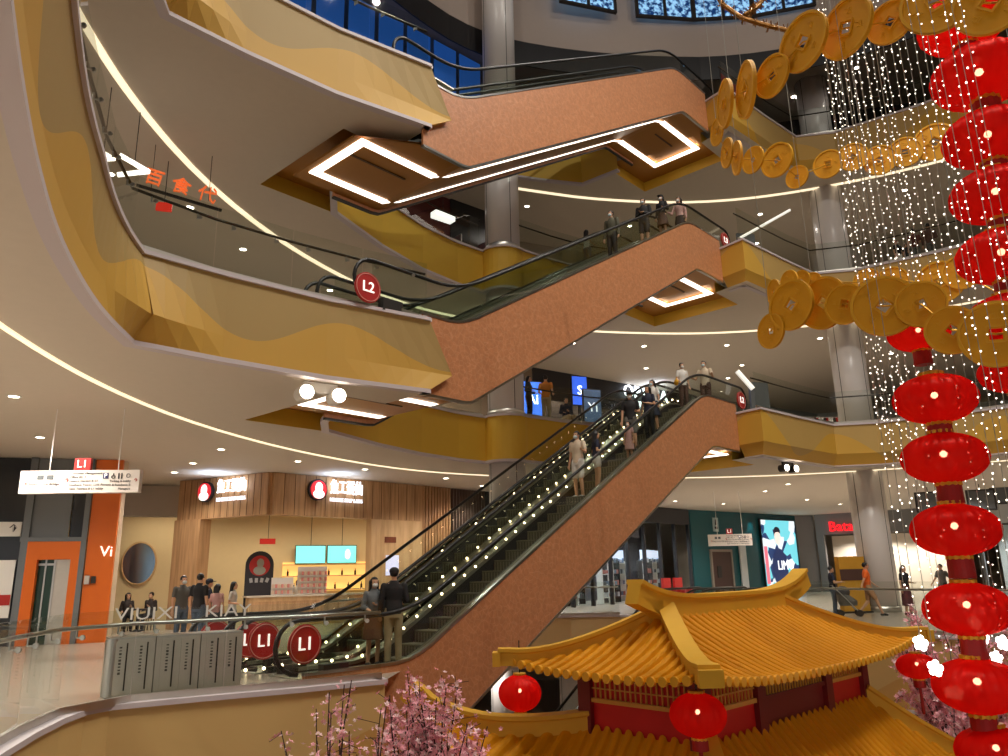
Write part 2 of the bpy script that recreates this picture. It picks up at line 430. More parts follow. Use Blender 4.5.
# recesses in the slab undersides around the escalator ends: gold sides and a bronze top
def recess(z, left):
    if left: q = [TW(-11.2, 4.75), TW(-13.4, 4.75), TW(-13.4, 1.25), TW(-12.1, 1.25)]
    else: q = [TW(1.95, 0.35), TW(3.7, 0.35), TW(3.7, 3.95), TW(1.4, 3.95)]
    mb = MB()
    for i in range(3):
        a, b = q[i], q[i + 1]
        mb.add([(a.x, a.y, z), (b.x, b.y, z), (b.x, b.y, z + 0.42), (a.x, a.y, z + 0.42)], [(0, 1, 2, 3)], 0)
    mb.add([(p.x, p.y, z + 0.42) for p in q], [(0, 1, 2, 3)], 1)
    struct(mb.build('ceiling_recess', [FASC_Y, SOFFIT], fix=False))
for z in (Z2, Z3): recess(z - TH_S, True)
for z in (Z2, Z3, Z4): recess(z - TH_S, False)

# columns
def column(x, y, r, segs):
    for z0, z1 in segs:
        mb = MB(); mb.lathe([(r, z0), (r, z1)], 28, (x, y, 0))
        mb.lathe([(r + 0.015, z0), (r + 0.015, z0 + 0.22)], 28, (x, y, 0), mi=1)
        for k in range(4):
            a = k * pi / 2 + 0.5; mb.box((x + (r - 0.002) * cos(a), y + (r - 0.002) * sin(a), (z0 + z1) / 2), (0.012, 0.02, z1 - z0 - 0.02), a, 2)
        o = struct(mb.build('column', [COLUMN, STEEL, DARK])); [setattr(f, 'use_smooth', True) for f in o.data.polygons if len(f.vertices) == 4]
SEG = [(0.0, Z2 - TH_S), (Z2, Z3 - TH_S), (Z3, Z4 - TH_S), (Z4, 30.0)]
column(0.05, 25.3, 0.62, SEG)
column(13.9, 29.6, 0.64, SEG[:3] + [(Z4, 22.5)])
column(-0.2, 33.5, 0.6, [(-6, -1.7)]); column(12.4, 26.6, 0.6, [(-6, -1.7)]); column(2.6, 33.2, 0.6, [(-6, -1.7)])

# walls at the ends of the building
WALLP = mat('wall_paint', (176, 164, 150), 0.8, var=0.03)
GREYW = mat('grey_wall', (140, 138, 138), 0.6, var=0.04)
struct(MB().box((5, 60.1, 9), (94, 0.2, 34)).build('wall_back', WALLP))
struct(MB().box((-42.1, 23, 9), (0.2, 74, 34)).build('wall_left', WALLP))
struct(MB().box((52.1, 23, 9), (0.2, 74, 34)).build('wall_right', WALLP))

struct(MB().sheet(OUT, [], 30.0, False).build('roof', mat('roof_inner', (120, 112, 106), 0.8), fix=False))
# top floor: ceiling, drum wall with its windows, dark shopfronts
DRUM = chaikin([(-9, -2), (-9.5, 8), (-8, 15), (-5.6, 19.7), (-3.5, 23.2), (-0.9, 25.9), (2.4, 27.0), (6, 27.6), (10, 27.8), (14.5, 26.6), (18.5, 23.5), (21.5, 18), (22, 10), (18, 0)], 2)
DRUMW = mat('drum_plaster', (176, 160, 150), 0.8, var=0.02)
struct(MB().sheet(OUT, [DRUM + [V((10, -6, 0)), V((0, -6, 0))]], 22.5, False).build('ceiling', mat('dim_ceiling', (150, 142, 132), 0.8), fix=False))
mb = MB()
for i in range(len(DRUM) - 1):
    a, b = DRUM[i], DRUM[i + 1]
    mb.add([(a.x, a.y, 22.5), (b.x, b.y, 22.5), (b.x, b.y, 30), (a.x, a.y, 30)], [(0, 1, 2, 3)])
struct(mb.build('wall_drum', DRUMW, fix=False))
mb = MB(); DB = offset(DRUM, 0.04)
for i in range(len(DB) - 1): mb.bar((DB[i].x, DB[i].y, 22.0), (DB[i + 1].x, DB[i + 1].y, 22.0), 0.06, 1.1)
struct(mb.build('trim_3', mat('black_band', (34, 32, 34), 0.4)))
for x, y, tx, ty in ((4, 21, 2, 27), (9, 22, 8, 28), (-1, 19, -3, 24), (13, 21, 15, 27)): spot((x, y, 22.8), 170, 120, WARM, (tx, ty, 26), 0.2)  # unseen uplights added to brighten the drum wall
def dusk():
    m = bpy.data.materials.new('dusk_window'); m.use_nodes = True; nt = m.node_tree; p = nt.nodes['Principled BSDF']
    tc = nt.nodes.new('ShaderNodeTexCoord'); n = nt.nodes.new('ShaderNodeTexNoise'); n.inputs['Scale'].default_value = 5.5; n.inputs['Detail'].default_value = 6
    nt.links.new(tc.outputs['Object'], n.inputs['Vector']); r = nt.nodes.new('ShaderNodeValToRGB')
    r.color_ramp.elements[0].position = 0.42; r.color_ramp.elements[0].color = lin(22, 52, 100)
    r.color_ramp.elements[1].position = 0.6; r.color_ramp.elements[1].color = lin(150, 205, 250)
    nt.links.new(n.outputs['Fac'], r.inputs[0]); nt.links.new(r.outputs[0], p.inputs['Emission Color']); nt.links.new(r.outputs[0], p.inputs['Base Color'])
    p.inputs['Emission Strength'].default_value = 0.85; p.inputs['Roughness'].default_value = 0.2
    return m
DUSK = dusk()
def drum_window(a, b, z0, z1, nm):
    a, b = V(a), V(b); d = (b - a).normalized(); nrm = V((d.y, -d.x, 0)); rz = atan2(d.y, d.x); c = (a + b) / 2 + nrm * 0.1; w = (b - a).length
    o = struct(MB().box((c.x, c.y, (z0 + z1) / 2), (w, 0.05, z1 - z0), rz).build(nm, DUSK))
    f = MB()
    for s in (-1, 0, 1): f.box((c + d * s * w / 2 + nrm * 0.03 + V((0, 0, (z0 + z1) / 2))), (0.12, 0.14, z1 - z0), rz)
    for z in (z0, z1): f.box((c.x + nrm.x * .03, c.y + nrm.y * .03, z), (w + 0.12, 0.14, 0.1), rz)
    struct(f.build('window_frame', DARK))
drum_window((2.6, 26.25, 0), (4.9, 26.95, 0), 24.15, 29, 'window_1')
drum_window((5.9, 27.25, 0), (8.3, 27.55, 0), 24.2, 29, 'window_2')
drum_window((8.4, 27.55, 0), (10.8, 27.45, 0), 24.2, 29, 'window_3')
drum_window((10.9, 27.4, 0), (13.2, 26.8, 0), 24.2, 29, 'window_4')

def wall(path, z0, z1, m, name='wall_inner', th=0.12):
    mb = MB()
    for i in range(len(path) - 1):
        a, b = V((*path[i][:2], 0)), V((*path[i + 1][:2], 0)); mb.bar(a + V((0, 0, (z0 + z1) / 2)), b + V((0, 0, (z0 + z1) / 2)), th, z1 - z0)
    return struct(mb.build(name, m))
DARKW = mat('dark_shopfront', (38, 36, 40), 0.5)
P4 = [(-16, 16), (-10, 25), (-3.5, 31), (4, 32.6), (12, 33), (20, 31), (28, 26)]
wall(P4, 20.7, 22.5, DARKW, 'wall_upper_band')
wall([(x * 1.02, y + 0.8) for x, y in P4], 18.75, 20.7, mat('dim_shop', (58, 56, 62), 0.5), 'wall_upper_shops')
BLUEG = emat('blue_lit_glass', (38, 92, 176), 0.42)
def pane(a, b, z0, z1, m, nm, th=0.04):
    a, b = V((*a, 0)), V((*b, 0)); h = V((0, 0, (z0 + z1) / 2))
    return struct(MB().bar(a + h, b + h, th, z1 - z0).build(nm, m))
k = 5
for i in range(2, 3):
    a, b = V((-7.6, 22.0, 0)), V((-0.9, 28.0, 0))
    for j in range(7):
        q0, q1 = a.lerp(b, j / 7 + 0.01), a.lerp(b, (j + 1) / 7 - 0.012)
        n = V(((b - a).y, -(b - a).x, 0)).normalized() * 0.35
        pane((q0 + n)[:2], (q1 + n)[:2], 18.85, 22.4, BLUEG, f'window_{k}'); k += 1

# ================================================================ cove strips in the ceilings
CURVE = chaikin([(-5.6, 5.0), (-6.6, 8.0), (-7.2, 10.6), (-7.52, 13.8), (-7.25, 17.6), (-6.0, 21.9), (-3.75, 25.9), (-1.2, 28.0), (1.2, 28.9), (4.3, 29.9), (8.7, 30.4), (12.8, 29.6), (17.9, 27.2), (22, 23.5), (25, 18)], 2)
def cove(path, z, w, label):
    path = resample(path, 0.5); a = offset(path, w / 2); b = offset(path, -w / 2); mb = MB()
    for i in range(len(path) - 1):
        vs = [(q.x, q.y, z - 0.03) for q in (a[i], a[i + 1], b[i + 1], b[i])] + [(q.x, q.y, z + 0.02) for q in (a[i], a[i + 1], b[i + 1], b[i])]
        mb.add(vs, [(0, 1, 2, 3), (7, 6, 5, 4), (0, 4, 5, 1), (2, 6, 7, 3)] + ([(3, 7, 4, 0)] if i == 0 else []) + ([(1, 5, 6, 2)] if i == len(path) - 2 else []))
    return tag(mb.build('cove_light', COVE), label, 'light strip')
cove(CURVE, Z2 - TH_S, 0.085, 'long curved white light strip in the lowest ceiling above the noodle shop')
cove(CURVE, Z3 - TH_S, 0.15, 'bright curved light strip in the ceiling behind the level-two glass balustrade')
cove([p for p in CURVE if p.x > -0.2], Z4 - TH_S, 0.15, 'curved light strip in the ceiling above the people on the middle escalator')

# ================================================================ recessed downlights, with unseen ones added to light the floors
DL = {5.2: [(-9.56, 14.39), (-11.64, 18.73), (-13.13, 23.13), (-7.98, 21.11), (-9.78, 23.63), (-11.2, 25.6), (-6.51, 23.67), (-4.8, 25.82), (-2.27, 28.76), (8.93, 40.69), (12.12, 43), (12.27, 36.32), (16.23, 41.5), (15.21, 32.83), (19.5, 45), (12.33, 33.43), (24, 40), (20, 34), (-15, 18), (-11, 12), (-9.2, 7.5), (-9.6, 3.5), (-12.5, 8.5), (-7.2, 0.5), (-12, 4), (4, 34), (-1, 31.5), (27, 33), (22, 29)],  # near-left ones are out of view, added to brighten that floor and ceiling
      11.2: [(3.0, 31.3), (6.17, 31.97), (6.92, 35.72), (9.84, 32.09), (11.53, 35.53), (11.56, 38.06), (-7.71, 20.98), (-5.91, 24.48), (-4.94, 26.15), (-8.2, 18.28), (-9.4, 16.5), (13.64, 31.33), (1.5, 29.8), (18, 34), (23, 31), (-10, 12), (-2, 30.5)],
      17.2: [(1.16, 30.32), (11.76, 31.56), (14.77, 30.64), (17.32, 29.58), (12.62, 34.73), (6, 32.5), (21, 27)],
      -1.55: [(-1, 33), (3, 34.5), (-4, 35), (7, 35), (0.5, 37), (13, 29), (16, 31)],  # lamps added to brighten the dim ground floor behind the pagoda
      22.5: [(10.4, 30.0), (13.5, 30.5), (15.5, 28.5), (-3.5, 28.0)]}
WHERE = {5.2: 'the lowest ceiling over the shops', 11.2: 'the ceiling above the level-two walkway', 17.2: 'the ceiling above the level-three walkway', 22.5: 'the dark top-floor ceiling', -1.55: 'the ground-floor ceiling below the pagoda roof, added to brighten it'}
PW = {5.2: 340, 11.2: 270, 17.2: 190, 22.5: 30, -1.55: 260}
dl0 = MB().lathe([(0.001, -0.012), (0.095, -0.012), (0.095, 0.0)], 18)
d_me = dl0.mesh('downlight_lens', LAMPDISC)
rb = MB()
for k in range(20):
    a0, a1 = 2 * pi * k / 20, 2 * pi * (k + 1) / 20
    vs = [(r * cos(a), r * sin(a), z) for a in (a0, a1) for r, z in ((0.095, -0.018), (0.135, -0.018), (0.135, 0.0), (0.095, 0.0))]
    rb.add(vs, [(0, 1, 5, 4), (1, 2, 6, 5), (3, 0, 4, 7)])
r_me = rb.mesh('downlight_ring', WHITE)
for z, pts in DL.items():
    pts = sorted(pts, key=lambda p: p[0] / p[1])
    for i, (x, y) in enumerate(pts):
        t = thing('recessed_downlight', f'round white downlight, {ORD[i]} from the left in {WHERE[z]}', 'downlight', (x, y, z), 0, f'round downlights in {WHERE[z]}')
        for nm, me in (('lens', d_me), ('ring', r_me)):
            o = bpy.data.objects.new(nm, me); COL.objects.link(o); o.parent = t
        spot((x, y, z - 0.05), PW[z] * (2.5 if 0 < z < 6 and y < 16 else (1.9 if 0 < z < 6 and y > 31 else 1.0)), 140)
# ================================================================ escalators
TAN = 0.577
GLASS_E = glass_mat('escalator_glass', (0.90, 0.93, 0.90))
TREAD = mat('step_tread', (122, 118, 100), 0.5, 0.4)
RISER = mat('step_riser', (92, 86, 72), 0.55, 0.4)
SKIRT = mat('escalator_deck', (150, 146, 130), 0.35, 0.7)
SH = [0.0]
def shr(t): return SH[0] * max(-1.0, min(0.0, t / 11.0))
def etop(t, H): return max(0.12, min(H + 0.3, H + 0.5 + TAN * t)) + shr(t)
def ebot(t, H): return max(-TH_S, min(H - 1.3, H - 1.3 + TAN * t)) + shr(t)
def smooth(f, t, H, d=0.45):
    return sum(f(t + d * (k - 4) / 4, H) for k in range(9)) / 9
def newel_t(H): return (-(H - 0.12) - 0.5) / TAN - (1.5 if SH[0] else 2.35)
PANELW = 3.3
k_ = 0
TS_ = [0.0]
def escalator_unit(label, z0, H, w0, front, group, steps=True, sign=None, solid_soffit=True):
    """one flight; local x runs up the flight, local y across it away from the camera"""
    e = thing('escalator', label, 'escalator', (P0.x + TS_[0] * E2.x, P0.y + TS_[0] * E2.y, z0), EA, group)
    tl = newel_t(H) + 0.25
    t_lo = (-(H - 0.12) - 0.5) / TAN           # foot of the slope
    tA, tB = (t_lo - 1.15 if z0 > -1 and H < 6.5 else t_lo - 2.3), 1.85
    ts = [tA + (tB - tA) * i / 60 for i in range(61)]
    # cladding panel on the outer side
    wf = 0.0 if front else PANELW + 0.03
    for wface, nm in (((wf), 'side_panel'),):
        mb = MB(); th = 0.06
        for i, t in enumerate(ts):
            zt, zb = smooth(etop, t, H), smooth(ebot, t, H, 0.1)
            if H > 6.5 and t < t_lo - 0.2 and z0 == 0: zb = max(zb, -TH_S) if t > t_lo - 0.9 else -0.02
            for w in (wface - th / 2, wface + th / 2): mb.v += [(t, w, zb), (t, w, zt)]
        n = len(ts)
        for i in range(n - 1):
            a, b = i * 4, (i + 1) * 4
            mb.f += [(a, b, b + 1, a + 1), (a + 2, a + 3, b + 3, b + 2), (a + 1, b + 1, b + 3, a + 3), (a, a + 2, b + 2, b)]
        mb.f += [(0, 1, 3, 2), (4 * n - 4, 4 * n - 2, 4 * n - 1, 4 * n - 3)]; mb.mi = [0] * len(mb.f)
        mb.build(nm, COPPER, e)
        for f, h, en in ((etop, 0.02, 'top_edging'), (ebot, -0.02, 'bottom_edging')):
            ed = MB()
            for i in range(n - 1):
                za, zb = smooth(f, ts[i], H, .45 if f is etop else .1) + h, smooth(f, ts[i + 1], H, .45 if f is etop else .1) + h
                if f is ebot and H > 6.5 and z0 == 0 and ts[i] < t_lo - 0.9: continue
                ed.bar((ts[i], wface, za), (ts[i + 1], wface, zb), 0.09, 0.05)
            ed.build(en, CHROME if front else DARK, e)
    # soffit (half of the pair each)
    s0, s1 = (0.0, 1.65) if front else (1.65, PANELW)
    mb = MB()
    tS = [(-13.35 if (H < 6.5 and z0 > 0) else tA + 1.5)] + [t for t in ts if t > tA + (1.6 if H > 6.5 else 0)]
    for t in tS: z = smooth(ebot, t, H, 0.1) + 0.1; s0 = (0.95 if t < -12.1 and z0 > 0 else 0.03) if front else 1.65; mb.v += [(t, s0, z), (t, s1, z), (t, s0, z + 0.05), (t, s1, z + 0.05)]
    for i in range(len(tS) - 1):
        a, b = 4 * i, 4 * i + 4; mb.f += [(a, a + 1, b + 1, b), (a + 2, b + 2, b + 3, a + 3)]
    mb.f.append((0, 2, 3, 1))
    if not front: mb.f += [(4 * i + 1, 4 * i + 3, 4 * i + 7, 4 * i + 5) for i in range(len(tS) - 1)]
    mb.mi = [0] * len(mb.f); mb.build('soffit', SOFFIT, e, fix=False)
    # light frame set into the soffit
    if z0 > -1:
        lb = MB(); zl = lambda t: smooth(ebot, t, H, 0.1) + 0.085
        wl = 0.95 if front else 2.78
        def strip(a, b, w): lb.bar((a[0], a[1], zl(a[0])), (b[0], b[1], zl(b[0])), w, 0.03)
        mid = 1.87
        if H < 6.5 and z0 > 0:
            strip((-13.1, wl), (-11.0, wl), 0.2); strip((-13.1, mid), (-13.1, wl + (-.1 if front else .1)), 0.2)
            k = 24
            for i in range(k): strip((-11.0 + 11.2 * i / k, wl), (-11.0 + 11.2 * (i + 1) / k, wl), 0.075)
        strip((0.2, wl), (2.7, wl), 0.2) if not front else strip((0.2, wl), (2.7, wl), 0.2)
        strip((2.7, mid), (2.7, wl + (-.1 if front else .1)), 0.2)
        lb.build('soffit_light', LEDBAR, e)
        for tx, ln in ((-12.2, 1.6), (1.3, 1.2)):
            if front and (H < 6.5 or tx > 0): MB().box((tx, 1.55, zl(tx)), (ln, 0.06, 0.02)).build('access_slot', mat('dark_bronze', (84, 54, 22), 0.5), e)
    # steps
    wa, wb = w0 + 0.24, w0 + 1.22
    zs = lambda t: max(0.0, min(H, H + 0.2 + TAN * t)) + shr(t)
    st = []
    t = t_lo - 0.1; run = 0.4
    while t < 0.3:
        st.append(t); t += run
    if steps:
        for t in st:
            z = zs(t + run / 2); mb = MB()
            mb.box((t + run / 2 + 0.01, (wa + wb) / 2, z - 0.02), (run + 0.02, wb - wa, 0.04), mi=0)
            mb.box((t + 0.01, (wa + wb) / 2, z - 0.14), (0.03, wb - wa, 0.23), mi=1)
            for k in range(11): mb.box((t - 0.008, wa + (wb - wa) * (k + .5) / 11, z - 0.14), (0.012, 0.03, 0.2), mi=0)
            mb.build('step', [TREAD, RISER], e)
    else:
        mb = MB()
        for t in st: z = zs(t + run / 2); mb.box((t + run / 2, (wa + wb) / 2, z - 0.1), (run, wb - wa, 0.2))
        mb.build('step_chain', TREAD, e)
    mb = MB(); mb.box(((tl + t_lo - 0.1) / 2, (wa + wb) / 2, 0.005), (t_lo - 0.1 - tl, wb - wa + 0.3, 0.03)); mb.build('floor_plate', STEEL, e)
    mb = MB(); mb.box((1.1, (wa + wb) / 2, H + 0.005), (1.5, wb - wa + 0.3, 0.03)); mb.build('floor_plate', STEEL, e)
    # balustrades
    tn, tu = newel_t(H), 2.55
    tt = [tn + (tu - tn) * i / 70 for i in range(71)]
    rail = lambda t: smooth(lambda a, h: max(0.98, min(h + 1.02, h + 1.34 + TAN * a)) + shr(a), t, H, 0.7)
    for wv in (w0 + 0.1, w0 + 1.36):
        mb = MB(); g = 0.008
        for t in tt:
            zb = max(0.03, smooth(etop, t, H) - 0.06) if t < 1.85 else H + 0.02
            for w in (wv - g, wv + g): mb.v += [(t, w, zb), (t, w, rail(t))]
        n = len(tt)
        for i in range(n - 1):
            a, b = i * 4, i * 4 + 4; mb.f += [(a, b, b + 1, a + 1), (a + 2, a + 3, b + 3, b + 2)]
        mb.mi = [0] * len(mb.f); mb.build('balustrade_glass', GLASS_E, e, fix=False)
        pts = []
        for k in range(9):   # lower newel curl
            a = -pi / 2 - pi * k / 8; pts.insert(0, (tn + 0.42 * cos(a), wv, 0.56 + 0.42 * sin(a))) if False else None
        low = [(tn + 0.42 * cos(RAD(a)), wv, rail(tn) - 0.42 + 0.42 * sin(RAD(a))) for a in range(270, 90, -18)]
        upp = [(tu + 0.42 * cos(RAD(a)), wv, rail(tu) - 0.42 + 0.42 * sin(RAD(a))) for a in range(72, -100, -18)]
        mb = MB(); mb.tube(low + [(t, wv, rail(t)) for t in tt] + upp, 0.04, 8); mb.build('handrail', BLACK, e, smooth=True)
        # deck and skirt along the steps
        mb = MB(); inner = 1 if wv < w0 + 0.5 else -1
        for i in range(n - 1):
            if tt[i] < tn + 0.6 or tt[i] > 1.5: continue
            za, zb = smooth(etop, tt[i], H) - 0.04, smooth(etop, tt[i + 1], H) - 0.04
            mb.bar((tt[i], wv + inner * 0.02, za), (tt[i + 1], wv + inner * 0.02, zb), 0.26, 0.06)
            mb.bar((tt[i], wv + inner * 0.13, za - 0.16), (tt[i + 1], wv + inner * 0.13, zb - 0.16), 0.02, 0.34, mi=1)
        mb.build('deck', [SKIRT, DARK], e)
        if sign and (k_ == 0 or (k_ == 1 and front and wv < w0 + 0.5)):
            for tx, zz, body in ((tn + (0.1 if H > 6.5 else -0.12), 0.60 if H > 6.5 else 0.36, sign[0]), (tu, H + 0.56, sign[1])):
                if body is None: continue
                ds = MB().lathe([(0.001, -0.02), (0.31, -0.02), (0.31, 0.02), (0.001, 0.02)], 28, (tx, wv - 0.03, zz), 'Y').build('level_disc', RED, e)
                rg = MB().tube([(tx + 0.28 * cos(2 * pi * k / 28), wv - 0.055, zz + 0.28 * sin(2 * pi * k / 28)) for k in range(28)], 0.008, 5, closed=True).build('disc_ring', mat('disc_ring', (220, 150, 140), 0.5), ds)
                text(body, 0.3, SIGNW, ds, (tx, wv - 0.06, zz), (pi / 2, 0, 0), 'level_number')
                mb = MB(); mb.box((tx + 0.6, wv, 0.12 + (H if tx > 0 else 0)), (0.5, 0.16, 0.26)); mb.build('newel_base', DARK, e)
    return e
NAMES = {0: 'from the lowest floor to level two', 1: 'from level two to level three', 2: 'from level three to the top floor', -1: 'rising from the ground floor behind the pagoda'}
for k, z0, H, sg in ((0, 0.0, 6.75, ('L1', 'L2')), (1, Z2, 6.0, ('L2', 'L3')), (2, Z3, 6.0, ('L3', 'L4')), (-1, -6.0, 6.0, (None, None))):
    k_ = k; TS_[0] = 1.5 if k < 0 else 0.0
    SH[0] = 0.42 if k == 2 else 0.0
    for fr in (True, False):
        nm = {0: 'lowest', 1: 'middle', 2: 'topmost', -1: 'ground-floor'}[k]
        escalator_unit(f"{nm} escalator {NAMES[k]}, {'near flight clad in copper panels' if fr else 'far flight behind the copper-clad one'}", z0, H, 0.0 if fr else 1.75, fr, 'stacked escalators across the atrium', steps=(k == 0), sign=sg)

SH[0] = 0.0
# fairy lights wound along the lowest pair
BULB = emat('fairy_bulb', (255, 226, 178), 9.0)
bm_ = MB().ball((0, 0, 0), 0.028, 8, 6).mesh('bulb', BULB, True)
def fairy(w, label, ta, tb, dz, n, z0=0.0, H=6.75):
    t = thing('fairy_light_string', label, 'fairy lights', (P0.x, P0.y, z0), EA, 'fairy lights along the lowest escalators')
    ts = [ta + (tb - ta) * i / (n - 1) for i in range(n)]
    mb = MB(); mb.tube([(x, w, smooth(etop, x, H) + dz) for x in ts], 0.006, 5); mb.build('wire', mat('wire', (120, 110, 90), 0.6), t)
    for x in ts:
        o = bpy.data.objects.new('bulb', bm_); COL.objects.link(o); o.parent = t; o.location = (x, w + random.uniform(-.01, .01), smooth(etop, x, H) + dz + random.uniform(-0.02, 0.03))
fairy(1.20, 'string of warm bulbs between the two flights of the lowest escalators', -15.0, 1.2, 0.06, 48)
fairy(2.97, 'string of warm bulbs along the far side of the lowest escalators', -14.6, 0.8, 0.07, 52)
fairy(1.86, 'string of warm bulbs on the near skirt of the far lowest flight', -12.2, -1.0, 0.04, 30)
# ================================================================ glass balustrades on the slab edges
RAILM = mat('handrail_bronze', (70, 62, 54), 0.3, 0.8)
def balustrade(label, path, z, inset=0.14, h=1.22, rail_h=1.06, step=1.5, railm=None, group='glass balustrades around the atrium', brackets=True):
    p = [V((q[0], q[1], 0)) for q in offset(path, -inset)]
    p = resample(p, step) if step else p
    c = p[len(p) // 2]
    e = thing('glass_balustrade', label, 'balustrade', (c.x, c.y, z), 0, group)
    L = [q - c for q in p]
    for i in range(len(L) - 1):
        a, b = L[i], L[i + 1]; d = (b - a).normalized() * 0.012
        MB().bar(a + d + V((0, 0, 0.04 + h / 2)), b - d + V((0, 0, 0.04 + h / 2)), 0.018, h).build('glass_panel', GLASS, e)
    ins = [q - c for q in offset([q for q in p], -0.09)]
    MB().tube([q + V((0, 0, rail_h)) for q in ins], 0.028, 8).build('handrail', railm or RAILM, e, smooth=True)
    MB().sweep([q + V((0, 0, 0.05)) for q in L], [(-0.03, -0.05), (0.03, -0.05), (0.03, 0.06), (-0.03, 0.06)]).build('base_channel', STEEL, e)
    if brackets:
        for i in range(len(L) - 1):
            for f in (0.22, 0.78):
                q = L[i].lerp(L[i + 1], f); r = ins[i].lerp(ins[i + 1], f)
                mb = MB(); mb.tube([q + V((0, 0, rail_h - 0.12)), r + V((0, 0, rail_h - 0.12)), r + V((0, 0, rail_h - 0.02))], 0.014, 6)
                mb.lathe([(0.035, -0.012), (0.035, 0.012)], 10, q + V((0, 0, rail_h - 0.12)), 'Y'); mb.build('rail_bracket', CHROME, e)
    return e
balustrade('glass balustrade at the left edge of the lowest floor, before the steel cabinets', L1L[4:-1] + [L1L[-1]], Z1, step=1.25, railm=CHROME)
balustrade('glass balustrade of the lowest floor across the void, behind the pagoda roof', L1B[2:-1], Z1, step=2.4, railm=CHROME, brackets=False)
balustrade('glass balustrade of the lowest floor at the right, before the walking man', [V((8.75, 23.6, 0)), V((8.9, 21.9, 0)), V((9.6, 20.0, 0)), V((11, 17.8, 0)), V((13.2, 14, 0)), V((15, 9, 0))], Z1, step=1.6, railm=CHROME, brackets=False)
for z, nm in ((Z2, 'level two'), (Z3, 'level three')):
    balustrade(f'glass balustrade on the gold slab edge of {nm}, left of the escalators', LEFT_T[8:], z, step=1.45)
    balustrade(f'glass balustrade of {nm} behind the escalators, left of the white column', BACK[:5] + [BACK[5]], z, step=1.6, brackets=False)
    balustrade(f'glass balustrade of {nm} behind the escalators, right of the white column', [BACK[-4]] + BACK[-3:], z, step=1.6, brackets=False)
    balustrade(f'glass balustrade of {nm} at the right, beyond the escalator top', RIGHT[1:8], z, step=1.7, brackets=False)
balustrade('glass balustrade of the top floor at the right, behind the upper coins', RIGHT[1:8], Z4, step=1.7, brackets=False)
balustrade('glass balustrade of the top floor behind the topmost escalator', LEFT4[8:] + [TW(1.4, 3.75)], Z4, step=2.0, brackets=False)
# ================================================================ pagoda pavilion
GOLDT = mat('roof_tile_gold', (208, 138, 0), 0.65, bump=(14, 0.08), var=0.08, spec=0.2)
GOLDB = mat('roof_beam_gold', (216, 166, 50), 0.6, var=0.04, spec=0.3)
GOLDE = mat('tile_end_gold', (232, 170, 40), 0.4)
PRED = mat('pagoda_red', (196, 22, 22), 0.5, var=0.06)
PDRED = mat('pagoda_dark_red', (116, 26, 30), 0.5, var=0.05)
LATT = mat('lattice_gold', (214, 160, 70), 0.5)
PC = V((3.157, 11.42, 0)); PA = RAD(44)
pg = thing('pagoda_pavilion', 'golden-roofed red pavilion with two tiled roofs standing in the atrium void', 'pavilion', (PC.x, PC.y, -6.0), PA)
ZB = 6.0   # local z of the world's zero
ra, rb_, rl, ze, zr = 3.0, 1.45, 1.62, 0.46, 1.10
def gs(s): return 0.62 * s + 0.38 * s * s
def z_up(x, y, s): return ZB + ze + (zr - ze) * gs(s) + 0.10 * (abs(x) / ra) ** 5 * (abs(y) / rb_) ** 3 - 0.08 * (1 - s) * (1 - (abs(x) / ra) ** 2)
def roof_face(side, zf, a, b, a0, b0, name, parent, pitch=0.15, ribh=0.06, rows=12, beams=None):
    """side 'F','B' (along x) or 'L','R' (along y); eave half sizes a,b, upper half sizes a0,b0"""
    mb = MB(); ends = MB(); sx = 1 if side in 'FR' else -1
    along = a if side in 'FB' else b; al0 = a0 if side in 'FB' else b0
    n = int(round(2 * along / pitch)); sub = 8; cols = n * sub
    for i in range(cols + 1):
        u = -along + 2 * along * i / cols
        smax = 1.0 if abs(u) <= al0 else (along - abs(u)) / (along - al0)
        ph = (i % sub) / sub; rib = ribh * sqrt(max(0.0, 1 - ((ph - 0.5) / 0.36) ** 2))
        for j in range(rows + 1):
            s = smax * j / rows
            if side in 'FB': x = u; y = -(b - (b - b0) * s) * (1 if side == 'F' else -1)
            else: y = u; x = (a - (a - a0) * s) * (1 if side == 'R' else -1)
            course = 0.012 * ((s * 9) % 1.0)
            mb.v.append((x, y, zf(x, y, s) + rib - course))
    for i in range(cols):
        for j in range(rows):
            q = (i * (rows + 1) + j, (i + 1) * (rows + 1) + j, (i + 1) * (rows + 1) + j + 1, i * (rows + 1) + j + 1); mb.f.append(q); mb.mi.append(0)
    # underside lip
    o = mb.build(name, GOLDT, parent, smooth=False, fix=True)
    for k in range(n):
        u = -along + (k + 0.5) * pitch * (2 * along / (n * pitch))
        if side in 'FB':
            y = -b if side == 'F' else b; z = zf(u, y, 0); ends.lathe([(0.001, -0.02), (0.05, -0.02), (0.055, 0.03)], 10, (u, y, z + 0.012), 'Y')
        else:
            x = a if side == 'R' else -a; z = zf(x, u, 0); ends.lathe([(0.055, -0.03), (0.05, 0.02), (0.001, 0.02)], 10, (x, u, z + 0.012), 'X')
    ends.build('tile_ends', GOLDE, o)['kind'] = 'stuff'
    return o
for sd in 'FBLR': roof_face(sd, z_up, ra, rb_, rl, 0.0, 'upper_roof_slope', pg)
